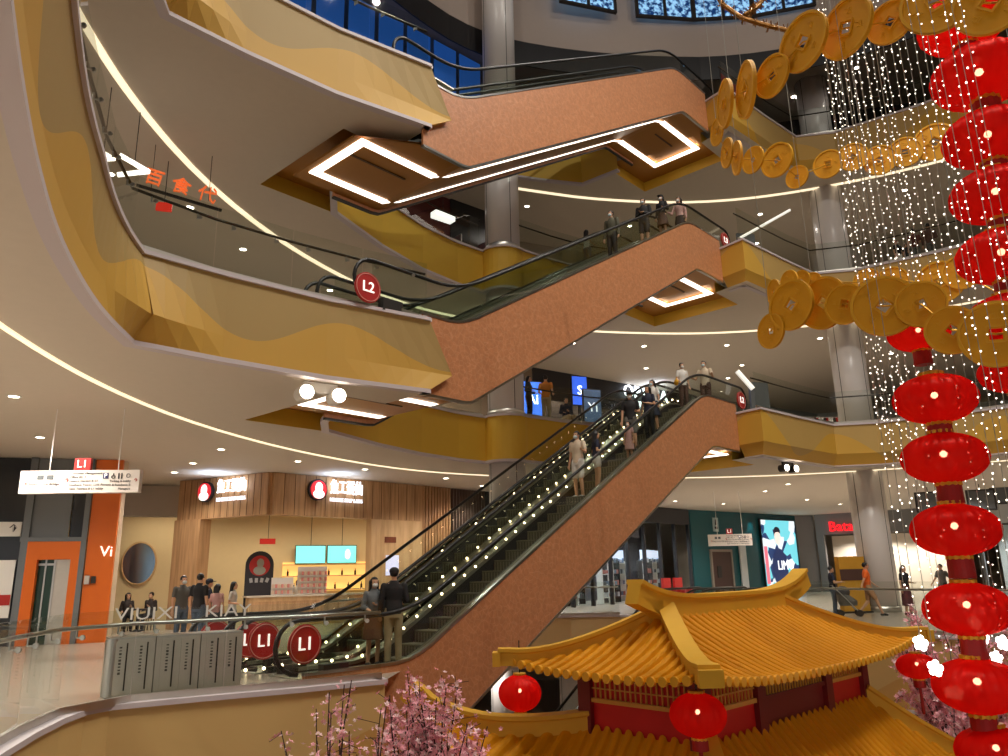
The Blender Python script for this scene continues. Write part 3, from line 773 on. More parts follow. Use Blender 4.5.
# soffit under the upper roof
mb = MB(); N = 24
ring_o, ring_i = [], []
for k in range(4 * N):
    q = k // N; f = (k % N) / N * 2 - 1
    x, y = {0: (f * ra, -rb_), 1: (ra, f * rb_), 2: (-f * ra, rb_), 3: (-ra, -f * rb_)}[q]
    mb.v.append((x * 0.985, y * 0.97, z_up(x, y, 0) - 0.015)); mb.v.append((x * 0.74, y * 0.52, ZB + ze + 0.05))
m_ = 4 * N
for k in range(m_): l = (k + 1) % m_; mb.f.append((2 * k, 2 * k + 1, 2 * l + 1, 2 * l)); mb.mi.append(0)
mb.build('eave_soffit', mat('eave_red', (140, 40, 24), 0.6), pg, fix=False)
# ridge
def ridge_z(x): return ZB + zr + 0.0 + 0.26 * (abs(x) / 2.3) ** 4
pts = [(-2.22 + 4.64 * i / 28, 0, 0) for i in range(29)]; pts = [(x, 0, ridge_z(x) + 0.08) for x, _, _ in pts]
MB().sweep(pts, [(-0.10, -0.16), (0.10, -0.16), (0.10, 0.08), (0.13, 0.10), (0.13, 0.15), (-0.13, 0.15), (-0.13, 0.10), (-0.10, 0.08)]).build('ridge_beam', GOLDB, pg)
for s in (-1, 1):
    mb = MB(); z = ridge_z(2.1)
    mb.add([(s * 1.7, -0.1, ZB + zr - 0.1), (s * 2.15, -0.1, z + 0.05), (s * 1.75, -0.1, z), (s * 1.7, 0.1, ZB + zr - 0.1), (s * 2.15, 0.1, z + 0.05), (s * 1.75, 0.1, z)], [(0, 1, 2), (5, 4, 3), (0, 3, 4, 1), (1, 4, 5, 2), (2, 5, 3, 0)])
    mb.build('ridge_bracket', GOLDB, pg)
HP = [(-0.09, -0.08), (0.09, -0.08), (0.09, 0.07), (0.115, 0.09), (0.115, 0.13), (-0.115, 0.13), (-0.115, 0.09), (-0.09, 0.07)]
for sx in (-1, 1):
    for sy in (-1, 1):
        pts = []
        for i in range(17):
            f = i / 16 * 1.07
            x = sx * (rl - 0.05 + (ra - rl + 0.05) * f); y = sy * rb_ * f; s = max(0, 1 - f)
            pts.append((x, y, z_up(min(ra, abs(x)), min(rb_, abs(y)), s) + 0.03))
        h = MB().sweep(pts, HP).build('hip_beam', GOLDB, pg)
        q = V(pts[-1]); d = (V(pts[-1]) - V(pts[-2])).normalized()
        MB().bar(q - d * 0.03, q + d * 0.07, 0.25, 0.17).build('beam_end', GOLDB, h)
# body between the roofs
bx, by, zt0, zb0 = 2.2, 0.82, ZB + 0.62, ZB - 0.42
cols = [(-bx, -by), (-bx, by), (bx, -by), (bx, by), (-0.95, -by), (0.95, -by), (-0.95, by), (0.95, by)]
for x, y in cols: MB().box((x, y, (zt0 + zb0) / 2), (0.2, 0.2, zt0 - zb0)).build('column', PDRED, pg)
def panel(a, b, lit):  # lit picks bright red with gold rails; otherwise plain dark red
    a, b = V((*a, 0)), V((*b, 0)); d = (b - a).normalized(); n = V((d.y, -d.x, 0)); w = (b - a).length; rz = atan2(d.y, d.x)
    z0 = zb0; lo = MB(); c = (a + b) / 2
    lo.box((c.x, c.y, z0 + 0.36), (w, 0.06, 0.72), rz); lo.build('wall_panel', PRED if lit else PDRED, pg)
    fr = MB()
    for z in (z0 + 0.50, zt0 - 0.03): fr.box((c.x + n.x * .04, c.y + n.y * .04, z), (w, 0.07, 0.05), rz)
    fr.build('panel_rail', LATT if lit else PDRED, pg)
    bk = MB(); bk.box((c.x, c.y, (z0 + .72 + zt0) / 2), (w, 0.03, zt0 - z0 - .72), rz); bk.build('lattice_back', PRED, pg)
    lt = MB(); k = int(w / 0.075)
    for i in range(k + 1):
        q = a + d * (w * i / k) + n * 0.045
        top = zt0 - 0.04; bot = z0 + 0.52 + (0.0 if i % 3 else 0.0)
        lt.box((q.x, q.y, (top + bot) / 2), (0.018, 0.02, top - bot), rz)
    for z in (z0 + 0.64, z0 + 0.78, z0 + 0.9):
        lt.box((c.x + n.x * .045, c.y + n.y * .045, z), (w, 0.02, 0.016), rz)
    lt.build('lattice', LATT, pg)
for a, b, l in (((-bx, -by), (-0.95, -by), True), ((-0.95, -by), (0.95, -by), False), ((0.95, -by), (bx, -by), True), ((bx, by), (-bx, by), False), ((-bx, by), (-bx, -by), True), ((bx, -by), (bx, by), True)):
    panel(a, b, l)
# lower roof
la, lb, lz = 3.68, 2.38, -1.6
zj = -0.27
def z_lo(x, y, s):
    s = max(0, min(1, s)); z = lz + (zj - lz) * (0.8 * s + 0.2 * s * s)
    cl = max(0, (-x - bx) / (la - bx)) * max(0, (y - by) / (lb - by)); z += 1.32 * min(1.1, sqrt(cl))
    cr = max(0, (abs(x) - bx) / (la - bx)) * max(0, (abs(y) - by) / (lb - by)); z += 0.25 * cr ** 2
    return ZB + z
for sd in 'FBLR': roof_face(sd, z_lo, la, lb, bx + 0.06, by + 0.06, 'lower_roof_slope', pg, pitch=0.165, ribh=0.065, rows=14)
for sx in (-1, 1):
    for sy in (-1, 1):
        pts = []
        for i in range(17):
            f = i / 16 * 1.05; x = sx * (bx + (la - bx) * f); y = sy * (by + (lb - by) * f)
            pts.append((x, y, z_lo(x, y, 1 - f) + 0.07))
        h = MB().sweep(pts, [(a * 1.15, b * 1.15) for a, b in HP]).build('hip_beam', GOLDB, pg)
        q = V(pts[-1]); d = (V(pts[-1]) - V(pts[-2])).normalized(); MB().bar(q - d * 0.03, q + d * 0.1, 0.34, 0.26).build('beam_end', GOLDB, h)
# lower storey down to the ground floor
for x in (-3.1, -1.0, 1.0, 3.1):
    for y in (-1.9, 1.9): MB().lathe([(0.15, 0.0), (0.13, 0.15), (0.13, ZB - 1.75)], 16, (x, y, 0)).build('column', PDRED, pg)
mb = MB(); mb.box((0, 0, 0.1), (7.2, 4.8, 0.2)); mb.build('plinth', mat('plinth_stone', (180, 170, 155), 0.6), pg)
mb = MB()
for a, b in (((-3.1, 1.9), (3.1, 1.9)), ((-3.1, -1.9), (-3.1, 1.9)), ((3.1, -1.9), (3.1, 1.9))): mb.bar((*a, 2.2), (*b, 2.2), 0.06, 4.0)
mb.build('lower_wall', PRED, pg)

# ================================================================ lanterns
def lantern_mat():
    m = bpy.data.materials.new('lantern_silk'); m.use_nodes = True; nt = m.node_tree
    for n in list(nt.nodes): nt.nodes.remove(n)
    out = nt.nodes.new('ShaderNodeOutputMaterial'); a = nt.nodes.new('ShaderNodeMixShader'); b = nt.nodes.new('ShaderNodeMixShader'); c = nt.nodes.new('ShaderNodeMixShader')
    df = nt.nodes.new('ShaderNodeBsdfDiffuse'); tl = nt.nodes.new('ShaderNodeBsdfTranslucent'); gl = nt.nodes.new('ShaderNodeBsdfGlossy'); tp = nt.nodes.new('ShaderNodeBsdfTransparent')
    df.inputs[0].default_value = lin(205, 14, 14); tl.inputs[0].default_value = lin(255, 34, 26); gl.inputs['Roughness'].default_value = 0.35; gl.inputs[0].default_value = lin(255, 120, 110)
    tp.inputs[0].default_value = (1, 0.55, 0.45, 1)
    a.inputs[0].default_value = 0.55; nt.links.new(df.outputs[0], a.inputs[1]); nt.links.new(tl.outputs[0], a.inputs[2])
    b.inputs[0].default_value = 0.06; nt.links.new(a.outputs[0], b.inputs[1]); nt.links.new(gl.outputs[0], b.inputs[2])
    c.inputs[0].default_value = 0.10; nt.links.new(b.outputs[0], c.inputs[1]); nt.links.new(tp.outputs[0], c.inputs[2])
    nt.links.new(c.outputs[0], out.inputs[0])
    return m
SILK = lantern_mat()
LGOLD = mat('lantern_gold', (224, 168, 40), 0.35, 0.4)
LRED = mat('lantern_red_sleeve', (164, 14, 18), 0.55, var=0.05)
LBULB = emat('lantern_bulb', (255, 214, 180), 30.0)
def lathe_closed(prof, n, lobes, amp):
    mb = MB(); mb.lathe(prof, n, lobes=lobes, amp=amp); return mb
LK = {}
def lantern(label, loc, r, group, flat=0.62, sleeve=0.34, hang=None, tassel=False):
    """loc is the middle of the globe"""
    key = (round(flat, 2),)
    t = thing('red_lantern', label, 'lantern', loc, random.uniform(0, 1), group)
    if key not in LK:
        prof = [(0.28, -flat)] + [(max(0.28, sin(RAD(a)) ** 0.9), -flat * cos(RAD(a))) for a in range(16, 165, 9)] + [(0.28, flat)]
        LK[key] = (lathe_closed(prof, 96, 24, 0.035).mesh('globe', SILK, True),
                   MB().lathe([(0.30, flat - 0.02), (0.31, flat + 0.07), (0.27, flat + 0.09)], 24, lobes=12, amp=0.12).mesh('top_collar', LGOLD),
                   MB().lathe([(0.27, -flat - 0.09), (0.31, -flat - 0.07), (0.30, -flat + 0.02)], 24, lobes=12, amp=0.12).mesh('bottom_collar', LGOLD),
                   MB().ball((0, 0, 0.1), 0.085, 12, 8).mesh('bulb', LBULB, True))
    for nm, me in zip(('globe', 'top_collar', 'bottom_collar', 'bulb'), LK[key]):
        o = bpy.data.objects.new(nm, me); COL.objects.link(o); o.parent = t; o.scale = (r, r, r)
    if sleeve:
        k = r * 0.30
        MB().lathe([(k * 0.9, -r * flat - r * sleeve * 1.25), (k, -r * flat - r * sleeve * 1.2), (k * 0.95, -r * flat - r * 0.06)], 20).build('sleeve', LRED, t)
    if tassel:
        MB().lathe([(r * 0.06, -r * flat - r * 1.7), (r * 0.09, -r * flat - r * 1.6), (r * 0.07, -r * flat - r * sleeve)], 12).build('tassel', LRED, t)
    if hang: MB().tube([(0, 0, r * flat), (0, 0, r * flat + hang)], 0.008, 6).build('hanging_cord', DARK, t)
    return t
def px(x, y, Y):
    d = _fw + _R * ((x - 504) / F_PX) + _U * ((378 - y) / F_PX); return V((0, 0, 1.65)) + d * (Y / d.y)
def pxz(x, y, z):
    d = _fw + _R * ((x - 504) / F_PX) + _U * ((378 - y) / F_PX); return V((0, 0, 1.65)) + d * ((z - 1.65) / d.z)
# pagoda's corner lanterns
lantern('small red lantern hanging from the left tip of the upper pagoda roof', px(520, 693, 11.2), 0.295, 'pagoda corner lanterns', flat=0.8, hang=0.45, tassel=True)
lantern('red lantern hanging at the front tip of the upper pagoda roof', px(698, 715, 8.9), 0.305, 'pagoda corner lanterns', flat=0.74, hang=0.25, tassel=True)
lantern('small red lantern hanging at the right tip of the upper pagoda roof', px(917, 666, 12.6), 0.30, 'pagoda corner lanterns', flat=0.62, hang=0.3, tassel=True)
# two long lantern chains: each list is (x, y, half width in the photo)
def chain(pts, Y, name, where):
    ps = []
    base = px(pts[-1][0], pts[-1][1], Y)
    for i, (x, y, hw) in enumerate(pts):
        p = px(x, y, Y); dist = (p - V((0, 0, 1.65))).dot(_fw); r = hw * dist / F_PX
        ps.append((p, r))
    xm = sum(p.x for p, _ in ps) / len(ps)
    for i, (p, r) in enumerate(ps):
        p = V((p.x * 0.6 + xm * 0.4, Y, p.z))
        lantern(f'red lantern with gold collars, {ORD[i]} from the top of the {where}', p, r, name, sleeve=0.42)
    c = bpy.data.objects; top = 30.0; bot = ps[-1][0].z
    o = MB().tube([(xm, Y, top), (xm, Y, bot)], 0.005, 6).build('lantern_cord', mat('clear_cord', (170, 166, 160), 0.4))
    return tag(o, f'thin cord carrying the {where}', 'cord')
chain([(963, 24, 40), (987, 76, 45), (993, 138, 42), (998, 195, 42), (1000, 256, 42), (1003, 318, 38), (1006, 372, 33)], 8.9, 'lanterns of the upper right chain', 'upper right chain of lanterns')
chain([(916, 333, 29), (936, 399, 39), (945, 458, 40), (955, 530, 41), (967, 609, 41), (976, 686, 42), (1000, 752, 38)], 8.4, 'lanterns of the lower chain beside the pagoda', 'lower chain of lanterns')

# ================================================================ gold coins
COIN = mat('coin_gold', (236, 170, 20), 0.6, 0.0, var=0.04)
COINR = mat('coin_rim_gold', (238, 178, 34), 0.55, 0.0)
def coin_meshes():
    n = 48; t = 0.055; mb = MB(); sq = 0.17
    def sqp(k):
        a = 2 * pi * k / n; c, s_ = cos(a), sin(a); m = max(abs(c), abs(s_)); return (sq * c / m, sq * s_ / m)
    for y in (-t / 2, t / 2):
        for k in range(n): a = 2 * pi * k / n; mb.v.append((cos(a), y, sin(a)))
        for k in range(n): p = sqp(k); mb.v.append((p[0], y, p[1]))
    for k in range(n):
        l = (k + 1) % n
        mb.f += [(k, l, n + l, n + k), (2 * n + k, 3 * n + k, 3 * n + l, 2 * n + l), (k, 2 * n + k, 2 * n + l, l), (n + k, n + l, 3 * n + l, 3 * n + k)]
    mb.mi = [0] * len(mb.f)
    r = MB()
    for R_, w, h in ((0.95, 0.05, 0.045), ):
        prof = [(R_ - w, -t / 2 - 0.001), (R_ - w + 0.01, -t / 2 - h), (R_ + w, -t / 2 - h), (R_ + w, t / 2 + h), (R_ - w + 0.01, t / 2 + h), (R_ - w, t / 2 + 0.001)]
        m = len(prof); vs = []
        for k in range(n):
            a = 2 * pi * k / n; vs += [(q * cos(a), hh, q * sin(a)) for q, hh in prof]
        r.add(vs, [(k * m + i, k * m + (i + 1) % m, ((k + 1) % n) * m + (i + 1) % m, ((k + 1) % n) * m + i) for k in range(n) for i in range(m)])
    rim = r.mesh('rim', COINR)
    f = MB()
    for s in (-1, 1):
        for a, b in (((-1, -1), (1, -1)), ((1, -1), (1, 1)), ((1, 1), (-1, 1)), ((-1, 1), (-1, -1))):
            k = 0.24; f.bar((a[0] * k, s * (t / 2 + 0.012), a[1] * k), (b[0] * k, s * (t / 2 + 0.012), b[1] * k), 0.05, 0.05)
    fr = f.mesh('hole_frame', COINR)
    g = MB()
    for s in (-1, 1):
        for q in range(4):
            a = q * pi / 2; c = V((0.55 * cos(a), s * (t / 2 + 0.006), 0.55 * sin(a)))
            for d in ((-.08, .07, .16, .03), (-.0, .0, .03, .2), (.02, -.07, .2, .03), (.07, .02, .03, .14)):
                g.box(c + V((d[0], 0, d[1])), (d[2], 0.02, d[3]))
    mb.add(g.v, g.f, 1); disc = mb.mesh('disc', [COIN, COINR])
    return (('disc', disc), ('rim', rim), ('hole_frame', fr))
CM = coin_meshes()
RING = {}
WIREM = mat('clear_wire', (170, 168, 160), 0.4)
def coin(label, loc, r, yaw, roll, group, pitch=0.0):
    t = bpy.data.objects.new('gold_coin', None); COL.objects.link(t); t.empty_display_size = 0.1
    t.location = loc; t.rotation_euler = (pitch, roll, yaw); t.scale = (r, r, r)
    tag(t, label, 'coin', group)
    for nm, me in CM:
        o = bpy.data.objects.new(nm, me); COL.objects.link(o); o.parent = t
    return t
def coins(pts, ctr, group, where, rad=None):
    """pts: (x, y, half height px, depth, squash); a squash below 1 turns the coin edge-on"""
    RING[where] = [px(q[0], q[1], q[3]) for q in pts]
    for i, (x, y, hh, Y, sq) in enumerate(pts):
        p = px(x, y, Y); dist = (p - V((0, 0, 1.65))).dot(_fw); r = hh * dist / F_PX
        to_cam = atan2(p.x, p.y)          # yaw that faces the camera: local -Y towards it
        yaw = -to_cam + math.acos(min(1, sq)) * (1 if x < ctr else -1) * -1
        coin(f'gold coin, {ORD[i]} from the left on the {where}', p, r, yaw, random.choice([0.1, 0.78, 0.4, -0.3]), group)
coins([(717, 132, 14, 10.4, .45), (725, 104, 24, 9.6, .32), (746, 90, 28, 9.0, .34), (772, 76, 22, 8.6, .75), (803, 42, 30, 8.2, .78), (846, 28, 31, 7.9, .8), (890, 22, 23, 7.7, .95), (937, 2, 34, 7.3, 1), (990, 3, 34, 7.0, 1)], 2000, 'near coins of the upper ring', 'upper coin garland, near side')
coins([(727, 153, 15, 11.4, .4), (737, 158, 17, 12.0, .3), (753, 160, 14, 12.6, .75), (777, 160, 18, 13.0, .85), (797, 177, 12, 13.4, .9), (828, 164, 15, 13.6, .95), (853, 157, 15, 13.7, 1), (880, 160, 16, 13.6, 1), (905, 152, 16, 13.4, 1), (935, 142, 20, 13.2, 1), (962, 142, 17, 13.0, 1)], 2000, 'far coins of the upper ring', 'upper coin garland, far side')
coins([(771, 331, 18, 9.3, .7), (791, 305, 26, 9.0, .8), (808, 300, 12, 9.4, .5), (823, 303, 27, 8.8, .85), (845, 304, 21, 8.5, .9), (884, 306, 31, 8.2, 1), (921, 304, 24, 8.0, 1), (952, 330, 25, 7.7, 1), (996, 334, 34, 7.4, 1)], 2000, 'near coins of the lower ring', 'lower coin garland, near side')
coins([(774, 292, 13, 11.2, .5), (789, 282, 12, 11.8, .7), (801, 281, 11, 12.2, .8), (812, 283, 11, 12.5, .85), (868, 282, 14, 13, 1), (893, 281, 15, 13, 1), (940, 282, 22, 12.5, 1), (962, 272, 18, 12.3, 1)], 2000, 'far coins of the lower ring', 'lower coin garland, far side')
def hoop(ids, label, extra):
    P = ids + extra; P = P + [P[0]]; Q = []
    for k in range(len(P) - 1): Q += [P[k].lerp(P[k + 1], f / 4) for f in range(4)]
    t = thing('coin_hoop', label, 'hoop', P[0], 0, 'hoops that carry the coins')
    MB().tube([q - P[0] for q in Q], 0.012, 6, closed=True).build('wire_ring', LGOLD, t)
    for k in range(0, len(ids), 5): MB().tube([ids[k] - P[0], V((ids[k].x, ids[k].y, 30.0)) - P[0]], 0.004, 5).build('hanging_wire', WIREM, t)
hoop(RING['upper coin garland, near side'][::1] + [V((9.2, 9.0, 9.4)), V((9.6, 11.5, 9.6))] + RING['upper coin garland, far side'][::-1], 'wire hoop carrying the upper coin garland', [])
hoop(RING['lower coin garland, near side'] + [V((8.0, 9.0, 4.6)), V((8.6, 11.0, 4.9))] + RING['lower coin garland, far side'][::-1], 'wire hoop carrying the lower coin garland', [])
# gold tinsel ropes near the windows
TINS = mat('tinsel', (150, 100, 30), 0.4, 0.5, bump=(60, 1.0))
def tinsel(pts, label):
    P = [px(x, y, Y) for x, y, Y in pts]; mb = MB(); mb.tube(P, 0.05, 8)
    for i in range(140):
        k = random.random() * (len(P) - 1); a = P[int(k)].lerp(P[min(len(P) - 1, int(k) + 1)], k % 1)
        d = V((random.gauss(0, 1), random.gauss(0, 1), random.gauss(0, 1))).normalized() * 0.13; mb.bar(a, a + d, 0.02, 0.004)
    tag(mb.build('tinsel_rope', TINS), label, 'tinsel', 'gold tinsel ropes')
tinsel([(712, -14, 14), (722, 4, 14), (742, 18, 13.8), (765, 25, 13.6), (790, 31, 13.4), (812, 30, 13)], 'gold tinsel rope sagging in front of the high windows to the upper coins')
tinsel([(772, -12, 14.4), (758, 6, 14), (744, 16, 13.8)], 'short gold tinsel rope joining the sagging one from above')

# ================================================================ curtains of small lights
LED = emat('curtain_led', (255, 244, 226), 4.5)
WIREM = mat('clear_wire', (170, 168, 160), 0.4)
FLW = emat('flower_led', (255, 250, 240), 7.0)
def led_string(label, x, y, z0, z1, dens, flower=False, group='strings of the curtain of lights', ztop=30.0):
    t = thing('light_string', label, 'light string', (x, y, z0), 0, group); h = z1 - z0; mb = MB()
    mb.tube([(0, 0, 0), (0, 0, ztop - z0)], 0.0035, 5); mb.build('wire', WIREM, t); lb = MB(); z = 0.02
    while z < h:
        a = random.random() * 6.28; rr = random.uniform(0.006, 0.032)
        lb.ball((rr * cos(a), rr * sin(a), z), 0.0085 * random.uniform(0.6, 1.2), 6, 4); z += random.uniform(0.3, 2.2) / dens
    o = lb.build('bulbs', LED, t); o['kind'] = 'stuff'
    if flower:
        fb = MB()
        for k in range(5): a = 2 * pi * k / 5; fb.ball((0.045 * cos(a), 0.045 * sin(a) * 0.4, -0.03 + 0.045 * sin(a)), (0.035, 0.02, 0.035), 8, 6)
        fb.ball((0, 0, -0.03), 0.026, 8, 6); fb.build('flower_lamp', FLW, t)
i = 0
# (x at y=200, photo y of the lower end, depth Y)
for x, yb, Y, dn in [(846, 430, 9.9, 16), (852, 445, 9.5, 18), (858, 470, 10.4, 14), (865, 455, 9.2, 15), (873, 480, 10.1, 17), (880, 520, 9.0, 15), (888, 560, 9.8, 16), (896, 600, 10.6, 13), (904, 620, 8.8, 18), (909, 635, 9.4, 13), (918, 655, 9.9, 11), (926, 640, 8.4, 16), (934, 660, 10.5, 10), (943, 610, 7.2, 11),
                          (952, 630, 6.9, 12), (958, 560, 8.6, 13), (966, 640, 6.8, 11), (975, 640, 9.5, 9), (982, 655, 6.7, 11), (990, 690, 6.6, 10), (1000, 600, 6.7, 10)]:
    p = px(x, 200, Y); q = px(x + (yb - 200) * 0.15, yb, Y)
    led_string(f'string of tiny white lights, {ORD[i]} from the left in the light curtain', p.x, Y, q.z, max(p.z + 3.2, 9.5), dn, flower=(yb > 595))
    i += 1
i = 0
for x, yb, Y, dn in [(872, 590, 8.6, 9), (880, 640, 8.2, 9), (890, 665, 7.9, 8), (898, 560, 9.3, 9), (906, 690, 9.0, 9), (916, 600, 8.8, 8), (900, 690, 10.2, 9)]:
    p = px(x, 370, Y); q = px(x + (yb - 370) * 0.14, yb, Y)
    led_string(f'short string of tiny lights, {ORD[i]} of seven hung below the lower coins', p.x, Y, q.z, p.z, dn, flower=(yb > 635), group='short strings under the lower coin ring'); i += 1

# ================================================================ blossom trees
BARK = mat('bark', (60, 40, 36), 0.8)
BLOS = mat('blossom_pink', (252, 176, 190), 0.7, var=0.12)
BLOS2 = mat('blossom_pale', (255, 222, 226), 0.7)
def blossom(label, base, h, spread, n_br, dens, up=0.9, size=0.035):
    t = thing('blossom_tree', label, 'blossom tree', base, 0, 'artificial blossom trees'); tr = MB(); fl = MB()
    tr.tube([(0, 0, 0), (0.03, 0.02, h * 0.35), (-0.03, 0, h * 0.6)], [0.07, 0.055, 0.035], 8)
    for b in range(n_br):
        a = random.random() * 2 * pi; z = h * random.uniform(0.3, 0.6); p = V((0, 0, z)); rad = random.uniform(.25, 1) * spread
        end = V((rad * cos(a), rad * sin(a), h * random.uniform(0.72, 1.0) - 0.25 * rad)); pts = [p]
        for k in range(1, 7):
            f = k / 6; pts.append(p.lerp(end, f) + V((random.gauss(0, .03), random.gauss(0, .03), 0.1 * sin(f * pi) + random.gauss(0, .02))))
        tr.tube(pts, [0.022 * (1 - 0.75 * k / 6) for k in range(7)], 5)
        for k in range(dens):
            f = random.uniform(0.25, 1) * 6; q = pts[min(5, int(f))].lerp(pts[min(6, int(f) + 1)], f % 1)
            off = V((random.gauss(0, 1), random.gauss(0, 1), random.gauss(0, 1))) * 0.045
            if random.random() < 0.12: tr.bar(q, q + off * 2.2, 0.006, 0.006)
            c = q + off * random.choice([1, 1, 2]); s = size * random.uniform(0.6, 1.2); mi = 0 if random.random() < 0.7 else 1
            R = Matrix.Rotation(random.random() * 6, 3, V((random.gauss(0, 1), random.gauss(0, 1), random.gauss(0, 1))).normalized())
            vs = [c]; fs = []
            for m in range(5):
                a0 = 2 * pi * m / 5; vs += [c + R @ V((s * .55 * cos(a0 - .5), s * .55 * sin(a0 - .5), s * .25)), c + R @ V((s * cos(a0), s * sin(a0), s * .4)), c + R @ V((s * .55 * cos(a0 + .5), s * .55 * sin(a0 + .5), s * .25))]
                fs.append((0, 1 + 3 * m, 2 + 3 * m, 3 + 3 * m))
            fl.add(vs, fs, mi)
    tr.build('branches', BARK, t); o = fl.build('blossoms', [BLOS, BLOS2], t, fix=False); o['kind'] = 'stuff'
p = px(432, 756, 9.3); blossom('full pink blossom tree at the bottom, left of the pagoda', (p.x, 9.3, -6), p.z + 6 + 0.95, 0.72, 70, 150, size=0.045)
p = px(330, 756, 8.9); blossom('sparse pink blossom tree before the cream slab edge', (p.x, 8.9, -6), p.z + 6 + 0.9, 0.6, 24, 80, size=0.04)
p = px(378, 756, 9.1); blossom('thin pink blossom twig between the two blossom trees', (p.x, 9.1, -6), p.z + 6 + 0.62, 0.3, 8, 60, size=0.04)
p = px(965, 700, 15.5); blossom('pale pink blossom tree behind the lower lanterns at the right', (p.x, 15.5, -6), p.z + 6 + 2.0, 1.5, 60, 110, size=0.07)
# ================================================================ shops on the lowest floor
def board(a, b, z0, z1, th, m, nm, parent=None):
    a, b = V((*a[:2], (z0 + z1) / 2)), V((*b[:2], (z0 + z1) / 2)); return MB().bar(a, b, th, z1 - z0).build(nm, m, parent)
def frame_of(a, b):
    a, b = V((*a[:2], 0)), V((*b[:2], 0)); d = (b - a).normalized(); n = V((d.y, -d.x, 0)); return a, b, d, n, atan2(d.y, d.x)
def wood(name, c1, c2, sc=10.0):
    m = bpy.data.materials.new(name); m.use_nodes = True; nt = m.node_tree; p = nt.nodes['Principled BSDF']; p.inputs['Roughness'].default_value = 0.5
    tc = nt.nodes.new('ShaderNodeTexCoord'); mp = nt.nodes.new('ShaderNodeMapping'); mp.inputs['Scale'].default_value = (sc, sc, 0.7)
    n = nt.nodes.new('ShaderNodeTexNoise'); n.inputs['Scale'].default_value = 1.0; n.inputs['Detail'].default_value = 3
    nt.links.new(tc.outputs['Object'], mp.inputs[0]); nt.links.new(mp.outputs[0], n.inputs['Vector'])
    r = nt.nodes.new('ShaderNodeValToRGB'); r.color_ramp.elements[0].position = .38; r.color_ramp.elements[1].position = .62
    r.color_ramp.elements[0].color = lin(*c1); r.color_ramp.elements[1].color = lin(*c2)
    nt.links.new(n.outputs['Fac'], r.inputs[0]); nt.links.new(r.outputs[0], p.inputs['Base Color']); MATS[name] = m; return m
WOOD = wood('ash_wood', (168, 128, 88), (194, 152, 108))
WOODP = wood('pale_wood', (196, 158, 112), (214, 178, 132), 6)
CREAM = mat('cream_wall', (226, 204, 162), 0.7, var=0.03)
CYAN = emat('menu_cyan', (120, 226, 218), 0.95)
NEON = emat('neon_white', (238, 244, 255), 3.2)
INK = mat('ink', (40, 38, 44), 0.6)
ORANGE = mat('orange_panel', (222, 106, 16), 0.45, var=0.03)
S0, S1, S2, S3 = (-11.9, 28.05), (-8.05, 26.1), (-4.35, 30.1), (-3.5, 31.1)
CT = Z2 - TH_S - 0.015
# ---- noodle shop front
shop = thing('noodle_shop_front', 'wood-clad noodle shop front with two lit white signs', 'shop front', (S1[0], S1[1], 0))
O = V((S1[0], S1[1], 0))
def rel(p): return V((p[0], p[1], 0)) - O
board(rel(S0), rel(S1), 3.75, CT, 0.3, WOOD, 'fascia_board', shop); board(rel(S1), rel(S3), 3.75, CT, 0.3, WOOD, 'fascia_board', shop)
a, b, d, n, rz = frame_of(S0, S1)
g = MB()
for k in range(1, 14): q = a - O + d * ((b - a).length * k / 14) + n * 0.155; g.box((q.x, q.y, (3.75 + CT) / 2), (0.015, 0.02, 1.4), rz)
g.build('board_grooves', mat('groove', (120, 88, 58), 0.7), shop)['kind'] = 'stuff'
board(rel(S0), rel((-10.75, 27.5)), 0, 3.75, 0.5, WOOD, 'pillar', shop)
a2, b2, d2, n2, rz2 = frame_of(S1, S3)
w0 = a2.lerp(b2, 0.62)
board(w0 - O, rel(S3), 0, 3.75, 0.3, WOODP, 'end_wall', shop)
g = MB()
for k in range(1, 16): q = a2 - O + d2 * ((b2 - a2).length * k / 16) + n2 * 0.155; g.box((q.x, q.y, (3.75 + CT) / 2), (0.015, 0.02, 1.4), rz2)
g.build('board_grooves', MATS['groove'], shop)['kind'] = 'stuff'
